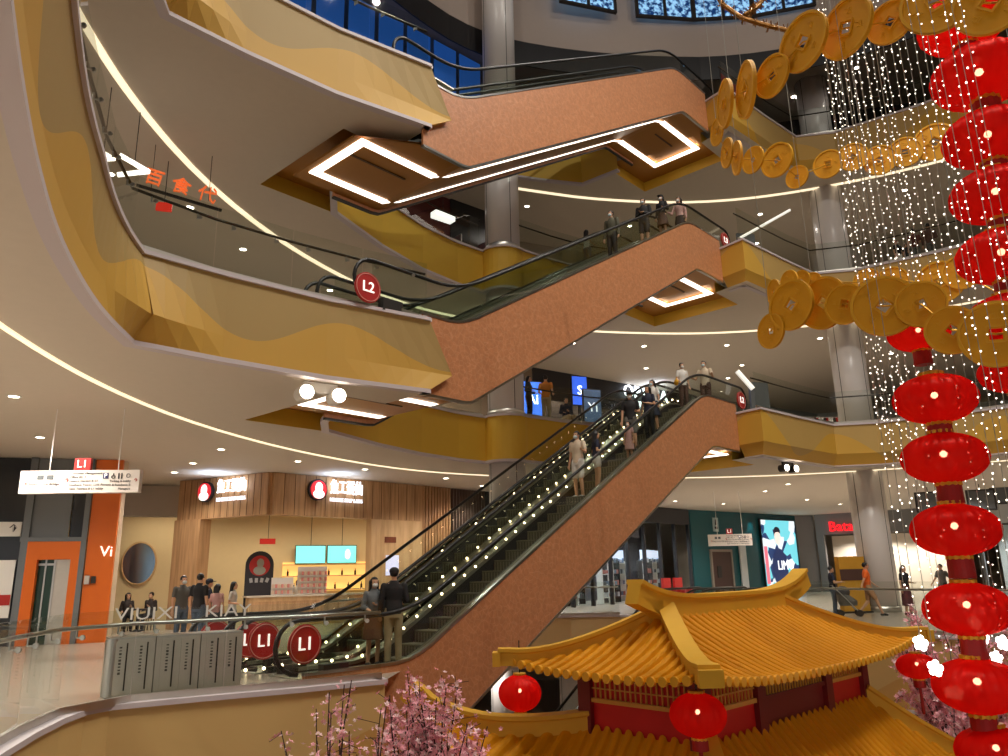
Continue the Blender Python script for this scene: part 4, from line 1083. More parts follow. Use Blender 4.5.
# decorations painted on the end wall
for fz, fy, col in ((3.0, .36, (120, 60, 30)), (1.2, .4, (176, 112, 60)), (0.5, .42, (150, 90, 50))):
    q = w0.lerp(b2, fy) - O + n2 * 0.16; MB().box((q.x, q.y, fz), (0.55, 0.02, 0.42 if fz < 2 else 0.22), rz2).build('food_drawing', mat(f'drawing{fz}', col, 0.7, var=0.4), shop)
q = w0.lerp(b2, .4) - O + n2 * 0.17; MB().box((q.x, q.y, 2.05), (0.62, 0.03, 0.75), rz2).build('small_screen', emat('lilac_screen', (206, 206, 240), 0.8), shop)
def sign_on(p, rzz, nn, label, s=1.0):
    t = thing('shop_sign', label, 'sign', p, rzz, 'lit signs of the noodle shop')
    MB().lathe([(0.001, -0.06), (0.36 * s, -0.06), (0.36 * s, 0.06), (0.001, 0.06)], 28, (-0.75, -0.1, 0.02), 'Y').build('round_emblem', INK, t)
    MB().lathe([(0.001, -0.02), (0.31 * s, -0.02), (0.31 * s, 0.02), (0.001, 0.02)], 28, (-0.75, -0.18, 0.02), 'Y').build('emblem_face', emat('emblem_red', (214, 46, 56), 0.9), t)
    mb = MB(); mb.ball((-0.75, -0.2, 0.08), (0.16, 0.03, 0.2)); mb.ball((-0.75, -0.2, -0.14), (0.24, 0.03, 0.16)); mb.build('emblem_figure', emat('emblem_white', (250, 246, 240), 1.4), t)
    text('魚工蛋仙', 0.52 * s, NEON, t, (0.5, -0.12, 0.14), (pi / 2, 0, 0), 'lettering', 0.03, sx=0.66)
    text('NOODLE SOUP & EGG', 0.19 * s, emat('neon_sub', (238, 240, 250), 1.5), t, (0.5, -0.12, -0.3), (pi / 2, 0, 0), 'small_lettering', 0.02, sx=0.72)
    return t
p = V((*S0, 0)).lerp(V((*S1, 0)), 0.52) + n * 0.16; sign_on((p.x, p.y, 4.66), rz, n, 'lit white shop sign with round red emblem, on the left wing of the wooden front')
p = a2.lerp(b2, 0.36) + n2 * 0.16; sign_on((p.x, p.y, 4.66), rz2, n2, 'lit white shop sign with round red emblem, on the right wing of the wooden front', 1.05)
sp_ = a2.lerp(b2, 0.3) + n2 * 1.0; spot((sp_.x, sp_.y, 4.75), 70, 160, (0.55, 0.72, 1.0), (sp_.x, sp_.y, 9), 0.3)
sp_ = V((*S0, 0)).lerp(V((*S1, 0)), 0.6) + n * 1.0; spot((sp_.x, sp_.y, 4.75), 70, 160, (0.55, 0.72, 1.0), (sp_.x, sp_.y, 9), 0.3)
# interior
IB = [(-16.5, 30.6), (-10.2, 33.2), (-4.2, 36.0)]
struct(board(IB[0], IB[1], 0, CT, 0.12, CREAM, 'wall_shop_back')); struct(board(IB[1], IB[2], 0, CT, 0.12, CREAM, 'wall_shop_back'))
struct(board((-3.6, 31.1), (-3.6, 36), 0, CT, 0.12, WOODP, 'wall_shop_side'))
for x, y, pw in ((-9.5, 30, 280), (-7, 30.5, 300), (-5.6, 32.2, 220), (-13.2, 29.6, 200)): spot((x, y, CT - 0.1), pw, 150, (1.0, 0.86, 0.62))
ai, bi, di, ni, ri = frame_of(IB[1], IB[2])
def onback(u, z, off=0.1): q = ai + di * u + ni * off; return (q.x, q.y, z)
for k, u in enumerate((1.7, 3.05)):
    t = thing('menu_screen', ('left' if k == 0 else 'right') + ' cyan menu screen hanging above the noodle shop counter', 'screen', onback(u, 2.62, 0.4), ri, 'cyan menu screens')
    MB().box((0, 0, 0), (1.3, 0.06, 0.78)).build('bezel', INK, t); MB().box((0, -0.035, 0), (1.24, 0.02, 0.72)).build('display', CYAN, t)
    if k == 1: MB().ball((0.25, -0.05, 0), (0.12, 0.01, 0.22)).build('picture', emat('menu_pic', (235, 235, 235), 0.9), t)
    MB().tube([(0, 0.0, 0.39), (0, 0, 2.1)], 0.012, 6).build('hanger', DARK, t)
t = thing('bottle_shelf', 'lit wall shelf with bottles behind the noodle shop counter', 'shelf', onback(2.4, 1.0, 0.2), ri)
for z in (0.15, 0.72, 1.2): MB().box((0, -0.06, z), (3.6, 0.26, 0.04)).build('board', WOODP, t)
MB().box((0, 0.08, 0.7), (3.6, 0.02, 1.2)).build('lit_back', emat('shelf_glow', (255, 210, 120), 0.75), t)
for k in range(12):
    x = -1.6 + k * 0.29; z = 0.17 if k % 2 else 0.74
    o = MB().lathe([(0.04, 0), (0.045, 0.02), (0.045, 0.16), (0.015, 0.22), (0.015, 0.28)], 10).build('bottle', mat('bottle_brown', (60, 34, 20), 0.2)); q = Matrix.Rotation(ri, 3, 'Z') @ V((x, -0.06, 0)) + V(onback(2.4, 1.0, 0.2)); o.location = (q.x, q.y, 1.0 + z + .005)
    tag(o, f'dark sauce bottle, {ORD[k]} from the left on the lit wall shelf', 'bottle', 'bottles on the lit shelf')
t = thing('service_counter', 'pale wooden service counter of the noodle shop', 'counter', (-7.2, 29.6, 0), RAD(28))
MB().box((0, 0, 0.5), (5.0, 0.7, 1.0)).build('body', WOODP, t); MB().box((0, 0, 1.03), (5.2, 0.85, 0.06)).build('top', mat('counter_stone', (206, 196, 180), 0.25), t)
MB().box((0, -0.36, 0.5), (4.8, 0.03, 0.7)).build('front_panel', WOOD, t)
def product_card(u, z, w, h, label):
    R_ = Matrix.Rotation(RAD(28), 3, 'Z'); q = R_ @ V((u, 0.1, 0)) + V((-7.2, 29.6, 0)); t = thing('product_rack', label, 'rack', (q.x, q.y, 1.06), RAD(28))
    MB().box((0, 0.06, h / 2), (w, 0.03, h)).build('back_board', WHITE, t)
    for r in range(max(2, int(h / 0.22))):
        MB().box((0, 0, 0.02 + r * 0.22), (w, 0.16, 0.02)).build('ledge', WHITE, t)
        rw = MB()
        for c in range(int(w / 0.11)): rw.box((-w / 2 + 0.06 + c * 0.11, 0, 0.1 + r * 0.22), (0.08, 0.06, 0.13), mi=c % 2)
        rw.build('packets', [mat('packet_cream', (236, 214, 190), 0.6), mat('packet_pink', (226, 150, 140), 0.6)], t)['kind'] = 'stuff'
product_card(-0.15, 1.06, 1.1, 1.0, 'tall white rack of packaged noodles on the counter')
product_card(-1.25, 1.06, 0.8, 0.62, 'low white rack of packets on the counter beside the round-topped board')
# round-topped black board
R28 = Matrix.Rotation(RAD(28), 3, 'Z'); q = R28 @ V((-2.05, 0.45, 0)) + V((-7.2, 29.6, 0))
t = thing('brand_board', 'black round-topped board with a red disc portrait behind the queue', 'board', (q.x, q.y, 0.0), RAD(20))
pts = [(0.5 * cos(RAD(a)), 0.5 * sin(RAD(a)) + 2.15) for a in range(0, 181, 12)] + [(-0.5, 0), (0.5, 0)]
mb = MB(); nn_ = len(pts); mb.v = [(x, -0.05, z) for x, z in pts] + [(x, 0.05, z) for x, z in pts]
mb.f = [tuple(range(nn_)), tuple(range(2 * nn_ - 1, nn_ - 1, -1))] + [(k, nn_ + k, nn_ + (k + 1) % nn_, (k + 1) % nn_) for k in range(nn_)]; mb.mi = [0] * len(mb.f)
mb.build('panel', INK, t); MB().lathe([(0.001, -0.015), (0.37, -0.015), (0.37, 0.015), (0.001, 0.015)], 28, (0, -0.07, 2.12), 'Y').build('red_disc', RED, t)
mb = MB(); mb.ball((0.02, -0.1, 2.22), (0.13, 0.02, 0.16)); mb.ball((0, -0.1, 1.95), (0.22, 0.02, 0.16)); mb.build('portrait', mat('portrait_grey', (150, 150, 140), 0.7), t)
mb = MB()
for k in range(4): mb.box((-0.28 + k * 0.19, -0.06, 1.6), (0.11, 0.02, 0.16), mx=Matrix.Rotation(0.2 * (k - 1), 3, 'Y'))
mb.build('glyph_marks', mat('glyph_grey', (170, 170, 170), 0.6), t)['kind'] = 'stuff'
o = MB().bar((-9.9, 31.0, 3.1), (-9.35, 31.25, 3.1), 0.05, 0.22).build('hanging_tag', RED); tag(o, 'small red hanging sign on the cream shop wall', 'sign'); MB().tube([(-9.6, 31.1, 3.2), (-9.6, 31.1, CT)], 0.01, 5).build('hanger', DARK, o)
# seating corner with the oval mirror
am, bm2, dm, nm_, rm = frame_of(IB[0], IB[1])
def onm(u, z, off): q = am + dm * u + nm_ * off; return V((q.x, q.y, z))
c = onm(1.85, 2.35, 0.12)
t = thing('oval_mirror', 'oval wall mirror with thin frame above the seated guests', 'mirror', c, rm)
vs = [(0.62 * cos(2 * pi * k / 36), 0, 0.82 * sin(2 * pi * k / 36)) for k in range(36)]
MB().tube(vs, 0.04, 8, closed=True).build('frame', WOODP, t)
MB().lathe([(0.001, 0), (0.6, 0), (0.6, 0.02), (0.001, 0.02)], 36, axis='Y').build('mirror_glass', mat('mirror_blue', (120, 144, 164), 0.12, 1.0), t).scale = (1, 1, 1.33)
# elevator hall at far left
E0, E1 = V((-15.15, 21.5, 0)), V((-11.95, 22.6, 0)); de = (E1 - E0).normalized(); ne = V((de.y, -de.x, 0)); re = atan2(de.y, de.x); LE = (E1 - E0).length
GREYP = mat('grey_glass_panel', (112, 116, 118), 0.18, 0.2); DGLASS = mat('dark_hall_glass', (40, 44, 50), 0.12, 0.1)
def ef(u, z, off=0.0): q = E0 + de * u + ne * off; return V((q.x, q.y, z))
# opening: leave the lift doorway free
def ebox(u0, u1, z0, z1, th, m, nm, off=0.0, par=None):
    c = ef((u0 + u1) / 2, (z0 + z1) / 2, off); o = MB().box((0, 0, 0), (u1 - u0, th, z1 - z0), re).build(nm, m); o.location = c
    if par is not None: o.parent = par; o.location = c - par.location
    return o
lift = thing('lift_front', 'orange lift surround with steel doors and grey panels above', 'lift', ef(2.2, 0))
ebox(1.65, 1.93, 0, 2.8, 0.3, ORANGE, 'side_jamb', 0.05, lift); ebox(2.77, 2.98, 0, 2.8, 0.3, ORANGE, 'side_jamb', 0.05, lift); ebox(1.93, 2.77, 2.3, 2.8, 0.3, ORANGE, 'lintel', 0.05, lift)
ebox(1.45, 3.12, 2.8, 2.92, 0.34, GREYP, 'transom', 0.05, lift); ebox(1.65, 2.6, 2.92, CT, 0.1, GREYP, 'upper_panel', 0, lift); ebox(2.64, 2.98, 2.92, CT, 0.1, DGLASS, 'upper_glass', 0, lift)
ebox(2.98, 3.12, 0, CT, 0.3, GREYP, 'mullion', 0.05, lift); ebox(1.47, 1.65, 0, CT, 0.3, GREYP, 'mullion', 0.05, lift)
ebox(1.93, 2.33, 0, 2.3, 0.06, mat('lift_glass', (30, 58, 46), 0.1, 0.2), 'door_leaf', -0.1, lift); ebox(2.36, 2.77, 0, 2.3, 0.06, STEEL, 'door_leaf', -0.1, lift)
ebox(2.1, 2.14, 0, 2.3, 0.09, CHROME, 'door_frame', -0.08, lift); ebox(2.32, 2.37, 0, 2.3, 0.09, CHROME, 'door_frame', -0.08, lift); ebox(1.93, 2.33, 2.14, 2.2, 0.09, CHROME, 'door_frame', -0.08, lift)
ebox(3.14, 3.86, 0, CT, 0.2, ORANGE, 'orange_panel', 0, lift)
ebox(3.17, 3.3, 1.6, 1.84, 0.08, STEEL, 'button_plate', 0.14, lift); ebox(3.34, 3.46, 1.62, 1.82, 0.06, DARK, 'poster_frame', 0.14, lift)
text('Vi', 0.42, SIGNW, lift, ef(3.66, 2.5, 0.14) - lift.location, (pi / 2, 0, re), 'lettering', 0.02)
struct(ebox(-1.6, 1.46, 0, CT, 0.12, DGLASS, 'wall_lift_hall', -0.05))
o = ebox(0.5, 1.4, 0.75, 2.3, 0.05, WHITE, 'white_poster', 0.12); tag(o, 'white poster with a red band on the dark glass at the far left edge', 'poster'); MB().box((0, -0.03, -0.3), (0.9, 0.02, 0.28), re).build('red_band', RED, o)
o = ebox(0.5, 1.43, 2.95, 3.35, 0.06, WHITE, 'small_wall_sign', 0.12); tag(o, 'small white sign with an arrow on the dark glass at far left', 'sign'); text('↑', 0.3, INK, o, (0.35, -0.08, 0), (pi / 2, 0, re), 'arrow')
# beige pier and the glass edge beside the seating corner
struct(MB().bar((-11.72, 23.0, CT / 2), (-11.72, 23.25, CT / 2), 0.24, CT).build('wall_pier', mat('beige_pier', (196, 176, 150), 0.6)))
o = MB().bar((-13.35, 26.3, CT / 2), (-13.3, 26.5, CT / 2), 0.05, CT - 0.02).build('wall_glass_edge', DARK); struct(o)
o = MB().bar((-14.6, 28.6, CT - .6), (-12.3, 29.6, CT - .6), 0.6, 1.15).build('wall_bulkhead', WALLP); struct(o)
# slatted screens right of the shop, then a bright shop behind the escalator
t = thing('slat_screen', 'pale vertical wood slat screen at the right end of the noodle shop', 'screen', (-3.45, 31.1, 0), RAD(48))
for k in range(10): MB().box((k * 0.16, -0.1, CT / 2), (0.07, 0.12, CT)).build('slat', WOOD, t)
MB().box((0.75, 0.0, CT / 2), (1.6, 0.05, CT)).build('back_panel', mat('slat_back', (150, 118, 88), 0.7), t)
t = thing('dark_slat_screen', 'dark brown vertical slat screen beside the pale wood slats', 'screen', (-2.35, 32.4, 0), RAD(48))
for k in range(12): MB().box((k * 0.17, -0.1, CT / 2), (0.07, 0.12, CT)).build('slat', mat('dark_slat', (92, 72, 62), 0.6), t)
MB().box((0.95, 0.0, CT / 2), (2.0, 0.05, CT)).build('back_panel', mat('slat_back_dark', (58, 48, 46), 0.7), t)
struct(board((-1.0, 33.9), (2.6, 37.2), 3.7, CT, 0.2, DARKW, 'wall_shop_header'))
struct(board((-1.2, 36.4), (2.2, 39.4), 0, CT, 0.15, mat('bright_shop_wall', (222, 224, 214), 0.7), 'wall_shop_bright'))
for x, y in ((-0.4, 35.8), (0.9, 37.0)): spot((x, y, 3.6), 190, 120, (1.0, 0.97, 0.9), (x - .25, y + .4, 0))
# dark shop with a lit sign seen through the escalator glass
struct(board((2.4, 37.2), (7.0, 42.0), 3.4, CT, 0.3, DARKW, 'wall_shop_header'))
t = thing('sign_letters', 'lit white capital letters URUSH seen through the lowest escalator glass', 'sign', (0.9, 35.25, 3.35), RAD(43)); text('URUSH', 0.72, emat('neon_sign', (236, 242, 255), 2.2), t, (0, -0.3, 0), (pi / 2, 0, 0), 'lettering', 0.05)
MB().box((0, 0.0, 0.0), (3.2, 0.3, 0.9)).build('backing_board', DARKW, t)
# ---- dark glazed store behind the pagoda
K0, K1 = V((3.0, 38.3, 0)), V((11.0, 46.8, 0)); dk = (K1 - K0).normalized(); nk = V((dk.y, -dk.x, 0)); rk = atan2(dk.y, dk.x); LK_ = (K1 - K0).length
def kf(u, z, off=0.0): q = K0 + dk * u + nk * off; return V((q.x, q.y, z))
st = thing('glazed_store_front', 'dark framed glass front of the store behind the pagoda roof', 'shop front', K0, rk)
MB().box((LK_ / 2 - .1, 0, 4.73), (LK_ - .2, 0.3, 0.88)).build('header', DARKW, st)
for k in range(8): MB().box((0.2 + k * (LK_ - .4) / 7, 0, 2.15), (0.12, 0.2, 4.3)).build('mullion', DARKW, st)
for k in range(7): MB().box((0.2 + (k + .5) * (LK_ - .4) / 7, 0, 2.15), ((LK_ - .4) / 7 - .14, 0.03, 4.25)).build('glass_pane', SHOPGLASS, st)
struct(board((0.8, 43.5), (9.0, 51.0), 0, CT, 0.15, mat('store_back', (64, 60, 66), 0.8), 'wall_store_back'))
for i in range(9):
    u = 0.7 + i * 1.28; c = kf(u, 0, -1.2 - (i % 3) * 0.5); t = thing('display_shelf', f'stocked display shelf in the dark glazed store, {ORD[i]} from the left', 'shelf', c, rk, 'shelves of the glazed store')
    col = [(210, 214, 224), (120, 140, 170), (200, 120, 110), (90, 100, 110)]
    for s in (-0.5, 0.5): MB().box((s, 0, 1.1), (0.04, 0.4, 2.2)).build('side', WHITE if i % 2 else DARK, t)
    for r in range(4):
        MB().box((0, 0, 0.3 + r * 0.6), (1.0, 0.4, 0.04)).build('board', WHITE if i % 2 else DARK, t)
        st_ = MB()
        for c_ in range(5): st_.box((-0.4 + c_ * 0.2, -0.05, 0.44 + r * 0.6), (0.14, 0.2, random.uniform(0.15, 0.3)), mi=random.randrange(4))
        st_.build('stock', [mat(f'stock{k}', col[k], 0.5) for k in range(4)], t)['kind'] = 'stuff'
    MB().box((0, -0.1, 2.55), (1.0, 0.05, 0.55)).build('light_box', emat('light_box', (214, 224, 245), 1.6 if i in (1, 3, 4, 6) else 1.1), t)
for u in (1.5, 4, 6.5, 9.5): q = kf(u, 4.6, -2.0); spot(q, 520, 150, (0.92, 0.95, 1.0))
for k, (u, off) in enumerate(((6.6, 1.6), (7.6, 1.7))):
    t = thing('red_armchair', ('left' if k == 0 else 'right') + ' red armchair outside the dark glazed store, above the pagoda ridge', 'armchair', kf(u, 0, off), rk, 'red armchairs')
    MB().box((0, 0, 0.35), (0.75, 0.7, 0.3)).build('seat', RED, t); MB().box((0, 0.32, 0.8), (0.75, 0.14, 0.9)).build('backrest', RED, t)
    for s in (-.38, .38): MB().box((s, 0, 0.5), (0.1, 0.7, 0.3)).build('armrest', RED, t)
    for s in (-.3, .3): MB().box((s, 0, 0.1), (0.05, 0.6, 0.2)).build('leg', DARK, t)
# ---- teal wall with door, big number one and the video wall
T0, T1 = V((11.0, 46.8, 0)), V((20.2, 54.4, 0)); dt = (T1 - T0).normalized(); nt_ = V((dt.y, -dt.x, 0)); rt = atan2(dt.y, dt.x); LT = (T1 - T0).length
def tf(u, z, off=0.1): q = T0 + dt * u + nt_ * off; return V((q.x, q.y, z))
struct(board(T0, T1, 0, CT + 0.0, 0.2, mat('teal_wall', (10, 84, 92), 0.5, var=0.03), 'wall_teal'))
o = struct(MB().box((0, 0, 1.35), (2.0, 0.12, 2.7)).build('door_1', mat('brown_door', (74, 48, 40), 0.5))); o.location = tf(2.75, 0, 0.12); o.rotation_euler = (0, 0, rt)
for s in (-1.05, 1.05): x = MB().box((s, -0.03, 1.4), (0.14, 0.16, 2.8)).build('door_frame', mat('door_frame_grey', (150, 140, 130), 0.5), o)
MB().box((0, -0.03, 2.77), (2.24, 0.16, 0.14)).build('door_frame', MATS['door_frame_grey'], o); MB().box((-0.35, -0.08, 1.5), (0.4, 0.03, 0.7)).build('door_window', DARK, o)
t = thing('exit_sign', 'small pale green exit sign above the brown door', 'sign', tf(2.75, 3.35, 0.16), rt); MB().box((0, 0, 0), (0.75, 0.06, 0.36)).build('plate', emat('exit_green', (150, 226, 214), 0.9), t)
text('EXIT', 0.24, mat('exit_ink', (20, 90, 70), 0.6), t, (0, -0.04, 0), (pi / 2, 0, 0), 'lettering', 0.005)
t = thing('toilet_sign', 'small grey pictogram sign above the green exit sign', 'sign', tf(2.45, 4.35, 0.16), rt); MB().box((0, 0, 0), (0.55, 0.05, 0.85)).build('plate', mat('sign_grey', (170, 190, 194), 0.5), t)
mb = MB(); mb.ball((0, -0.035, 0.25), (0.07, 0.01, 0.07)); mb.box((0, -0.035, 0.08), (0.16, 0.02, 0.22)); mb.box((0, -0.035, -0.2), (0.28, 0.02, 0.14)); mb.build('pictogram', INK, t)
o = text('1', 6.9, mat('number_white', (226, 232, 236), 0.5), None, tf(5.0, 0.9, 0.2), (pi / 2, 0, rt), 'wall_number', 0.05); tag(o, 'huge white number 1 painted on the teal wall', 'number')
t = thing('video_wall', 'bright tall advertising screen with a person in dark blue on the teal wall', 'screen', tf(9.35, 2.55, 0.2), rt)
MB().box((0, 0, 0), (4.2, 0.12, 4.6)).build('bezel', DARK, t)
def adv():
    m = bpy.data.materials.new('advert_screen'); m.use_nodes = True; n_ = m.node_tree; p_ = n_.nodes['Principled BSDF']
    tc = n_.nodes.new('ShaderNodeTexCoord'); v_ = n_.nodes.new('ShaderNodeTexVoronoi'); v_.inputs['Scale'].default_value = 1.5; n_.links.new(tc.outputs['Object'], v_.inputs['Vector'])
    r_ = n_.nodes.new('ShaderNodeValToRGB'); el = r_.color_ramp.elements; el[0].color = lin(30, 60, 110); el[1].color = lin(240, 248, 250); el[0].position = .0; el[1].position = .6
    e_ = el.new(0.3); e_.color = lin(120, 220, 230); r_.color_ramp.interpolation = 'CONSTANT'; n_.links.new(v_.outputs['Color'], r_.inputs[0])
    n_.links.new(r_.outputs[0], p_.inputs['Emission Color']); p_.inputs['Emission Strength'].default_value = 1.1; p_.inputs['Base Color'].default_value = (0, 0, 0, 1); return m
MB().box((0, -0.08, 0), (4.05, 0.04, 4.45)).build('display', adv(), t)
mb = MB(); mb.ball((-0.3, -0.12, 1.1), (0.36, 0.02, 0.5)); mb.build('pictured_face', emat('ad_skin', (250, 226, 214), 1.0), t)
mb = MB(); mb.ball((-0.3, -0.115, 1.5), (0.4, 0.02, 0.3)); mb.build('pictured_hair', emat('ad_hair', (30, 34, 50), 0.6), t)
mb = MB(); mb.ball((-0.3, -0.11, -0.9), (0.95, 0.02, 1.3)); mb.build('pictured_coat', emat('ad_coat', (24, 44, 92), 0.8), t)
text('LIMO', 0.85, emat('ad_text', (250, 252, 255), 1.4), t, (0.35, -0.14, -0.75), (pi / 2, 0, 0), 'lettering', 0.01)
MB().box((-1.85, -0.12, -0.7), (0.34, 0.02, 2.4)).build('side_band', emat('ad_pink', (236, 110, 130), 1.0), t)
for u in (6.3, 7.6): q = tf(u, CT - 0.1, 0.5); spot(q, 90, 60, (0.3, 0.95, 0.95), tf(u, 2.5, 0.1))
# ---- grey pier, the shoe shop, then bright shops to the right
struct(board((20.2, 54.4), (21.5, 54.5), 0, CT, 0.3, GREYW, 'wall_grey_pier'))
B0, B1 = V((21.6, 54.2, 0)), V((29.0, 47.8, 0)); db = (B1 - B0).normalized(); nb = V((db.y, -db.x, 0)); rb2 = atan2(db.y, db.x)
t = thing('shoe_shop_front', 'grey shoe shop front with a red lit name beside the white column', 'shop front', B0, rb2)
MB().box((4.2, 0, 4.5), (8.4, 0.3, 1.4)).build('header', GREYW, t); MB().box((0.25, 0, 1.9), (0.5, 0.3, 3.8)).build('pier', GREYW, t); MB().box((8.2, 0, 1.9), (0.5, 0.3, 3.8)).build('pier', GREYW, t)
MB().box((4.2, 3.0, 1.9), (8.4, 0.1, 3.8)).build('back_wall', mat('shoe_wall', (236, 222, 204), 0.7), t)
for r in range(3): MB().box((2.2, 2.8, 1.0 + r * 0.6), (3.4, 0.35, 0.05)).build('wall_shelf', WHITE, t)
sh = MB()
for r in range(3):
    for k in range(9): sh.box((0.8 + k * 0.36, 2.75, 1.1 + r * 0.6), (0.24, 0.2, 0.12), mi=k % 2)
sh.build('shoes', [DARK, mat('shoe_tan', (150, 110, 80), 0.5)], t)['kind'] = 'stuff'
MB().box((3.0, 2.9, 3.1), (1.1, 0.06, 0.9)).build('picture_frame', DARK, t); MB().box((3.0, 2.86, 3.1), (0.9, 0.04, 0.7)).build('picture', mat('picture_grey', (190, 190, 186), 0.6), t)
text('Bata', 0.95, emat('bata_red', (240, 30, 40), 1.6), t, (1.75, -0.25, 4.3), (pi / 2, 0, 0), 'lettering', 0.06)
for u in (1.5, 4.0, 6.5): q = B0 + db * u - nb * 1.5; spot((q.x, q.y, 3.7), 420, 150, (1.0, 0.94, 0.84))
G0, G1 = V((29.0, 47.8, 0)), V((38.0, 37.0, 0)); dg_ = (G1 - G0).normalized(); rg_ = atan2(dg_.y, dg_.x); LG_ = (G1 - G0).length
t = thing('fashion_shop_front', 'bright glazed fashion shop front at the far right behind the lanterns', 'shop front', G0, rg_)
MB().box((LG_ / 2, 0, 4.58), (LG_, 0.3, 1.16)).build('header', mat('pale_header', (206, 206, 206), 0.6), t); MB().box((LG_ / 2, 3.0, 2.0), (LG_, 0.1, 4.0)).build('back_wall', mat('white_shop', (226, 232, 230), 0.7), t)
for k in range(9): MB().box((k * LG_ / 8, 0, 2.0), (0.16, 0.2, 4.0)).build('mullion', GREYW, t)
for k in range(8): MB().box(((k + .5) * LG_ / 8, 0, 2.0), (LG_ / 8 - .2, 0.03, 3.95)).build('glass_pane', SHOPGLASS, t)
for k in range(5):
    rk_ = MB()
    for c_ in range(14): rk_.box((1.2 + k * 2.6 + c_ * 0.12, 1.6, 1.2), (0.05, 0.5, 0.9), mi=random.randrange(3))
    rk_.build('garments', [mat('garm_a', (200, 204, 206), 0.7), mat('garm_b', (60, 66, 74), 0.7), mat('garm_c', (120, 170, 176), 0.7)], t)['kind'] = 'stuff'
for u in (2, 5.5, 9, 12.5): q = G0 + dg_ * u + V((-dg_.y, dg_.x, 0)) * 1.2; spot((q.x, q.y, 3.9), 420, 150, (0.96, 0.98, 1.0))
text('LANE', 0.8, emat('shop_blue', (150, 200, 250), 1.4), t, (5.2, -0.3, 4.5), (pi / 2, 0, 0), 'lettering', 0.05)
for k, (x, y, z) in enumerate(((929, 502, 36), (981, 500, 35), (1004, 494, 37))):
    p = px(x, y, z); t = thing('hanging_screen', f'dark hanging display panel, {ORD[k]} from the left under the right ceiling', 'screen', p, -0.4, 'dark hanging display panels')
    MB().box((0, 0, 0), (1.15, 0.1, 0.95)).build('housing', DARK, t); MB().box((0, -0.06, 0), (1.02, 0.02, 0.82)).build('display', mat('screen_grey', (96, 100, 104), 0.2), t); MB().tube([(0, 0, .4), (0, 0, CT - p.z)], 0.015, 6).build('hanger', DARK, t)

# ---- signs hung from the lowest ceiling
def way_sign(c, w, h, rzz, label, big):
    t = thing('wayfinding_sign', label, 'sign', c, rzz, 'white wayfinding signs')
    MB().box((0, 0, 0), (w, 0.16, h)).build('board', mat('sign_board', (232, 224, 216), 0.45), t)
    tb = MB().box((0.0 * w, 0, h / 2 + 0.13), (0.17 * w * 0.8, 0.1, 0.26)).build('level_tab', RED, t); text('L1', 0.22, SIGNW, tb, (0, -0.06, h / 2 + 0.13), (pi / 2, 0, 0), 'level_number', 0.004)
    for s in (-0.28, 0.3): MB().tube([(s * w, 0, h / 2), (s * w, 0, CT - c[2])], 0.012, 6).build('hanging_rod', WHITE, t)
    k = h / 0.62
    tx = lambda b, x, z, s, m=INK, al='LEFT': text(b, s * k, m, t, (x * w, -0.085, z * h), (pi / 2, 0, 0), 'lettering', 0.002, al)
    tx('←', -0.46, -0.08, 0.16, RED); tx('Naked Luck Bridge', -0.42, -0.1, 0.105)
    for q in (-0.33, -0.25): MB().box((q * w, -0.083, 0.2 * h), (0.055 * w, 0.012, 0.2 * h)).build('pictogram', GREYP, t)
    tx('↑', -0.13, 0.05, 0.18, RED)
    for i, b in enumerate(('Customer Management', 'Office B2, 7', 'Leisure Garden & L1', 'Southern Tower, Link Annexe', 'Gate Terrace & L1 lobby')): tx(b, -0.085, 0.36 - i * 0.17, 0.09)
    pk = MB().box((0.215 * w, -0.083, 0.24 * h), (0.045 * w, 0.012, 0.26 * h)).build('parking_square', mat('parking_blue', (60, 60, 104), 0.5), t)
    text('P', 0.17 * k, SIGNW, pk, (0.215 * w, -0.092, 0.24 * h), (pi / 2, 0, 0), 'letter', 0.002)
    for q, kind in ((0.28, 'w'), (0.325, 'm'), (0.35, 'm'), (0.405, 'i')):
        mb = MB()
        if kind == 'm': mb.ball((q * w, -0.088, 0.33 * h), (0.02 * k, 0.005, 0.02 * k)); mb.box((q * w, -0.086, 0.2 * h), (0.032 * k, 0.01, 0.13 * k))
        elif kind == 'w': mb.tube([(q * w + 0.045 * k * cos(a / 12 * 5.0 + 2.2), -0.088, 0.19 * h + 0.045 * k * sin(a / 12 * 5.0 + 2.2)) for a in range(13)], 0.008, 5); mb.box((q * w, -0.086, 0.28 * h), (0.02 * k, 0.01, 0.09 * k))
        else: mb.tube([(q * w + 0.05 * k * cos(a * pi / 8), -0.088, 0.24 * h + 0.05 * k * sin(a * pi / 8)) for a in range(16)], 0.006, 5, closed=True)
        mb.build('pictogram', INK, t)
    for i, b in enumerate(('Parking & Lobby', '& Residence B', 'Managers')): tx(b, 0.43, 0.0 - i * 0.17, 0.085, INK, 'RIGHT')
    tx('↑', 0.45, 0.02, 0.16, RED)
    return t
c0, c1 = pxz(21, 485, 3.75), pxz(141.5, 481, 3.75); c0 = pxz(21, 485, 3.75)
pc = px(81.5, 482, 15.6); way_sign((pc.x, 15.6, pc.z), 2.36, 0.46, RAD(4), 'white hanging direction sign with red L1 tab, left, before the lift', True)
pc = px(730, 540, 36.0); way_sign((pc.x, 36.0, pc.z), 1.98, 0.52, RAD(-3), 'far hanging direction sign in front of the teal wall', False)

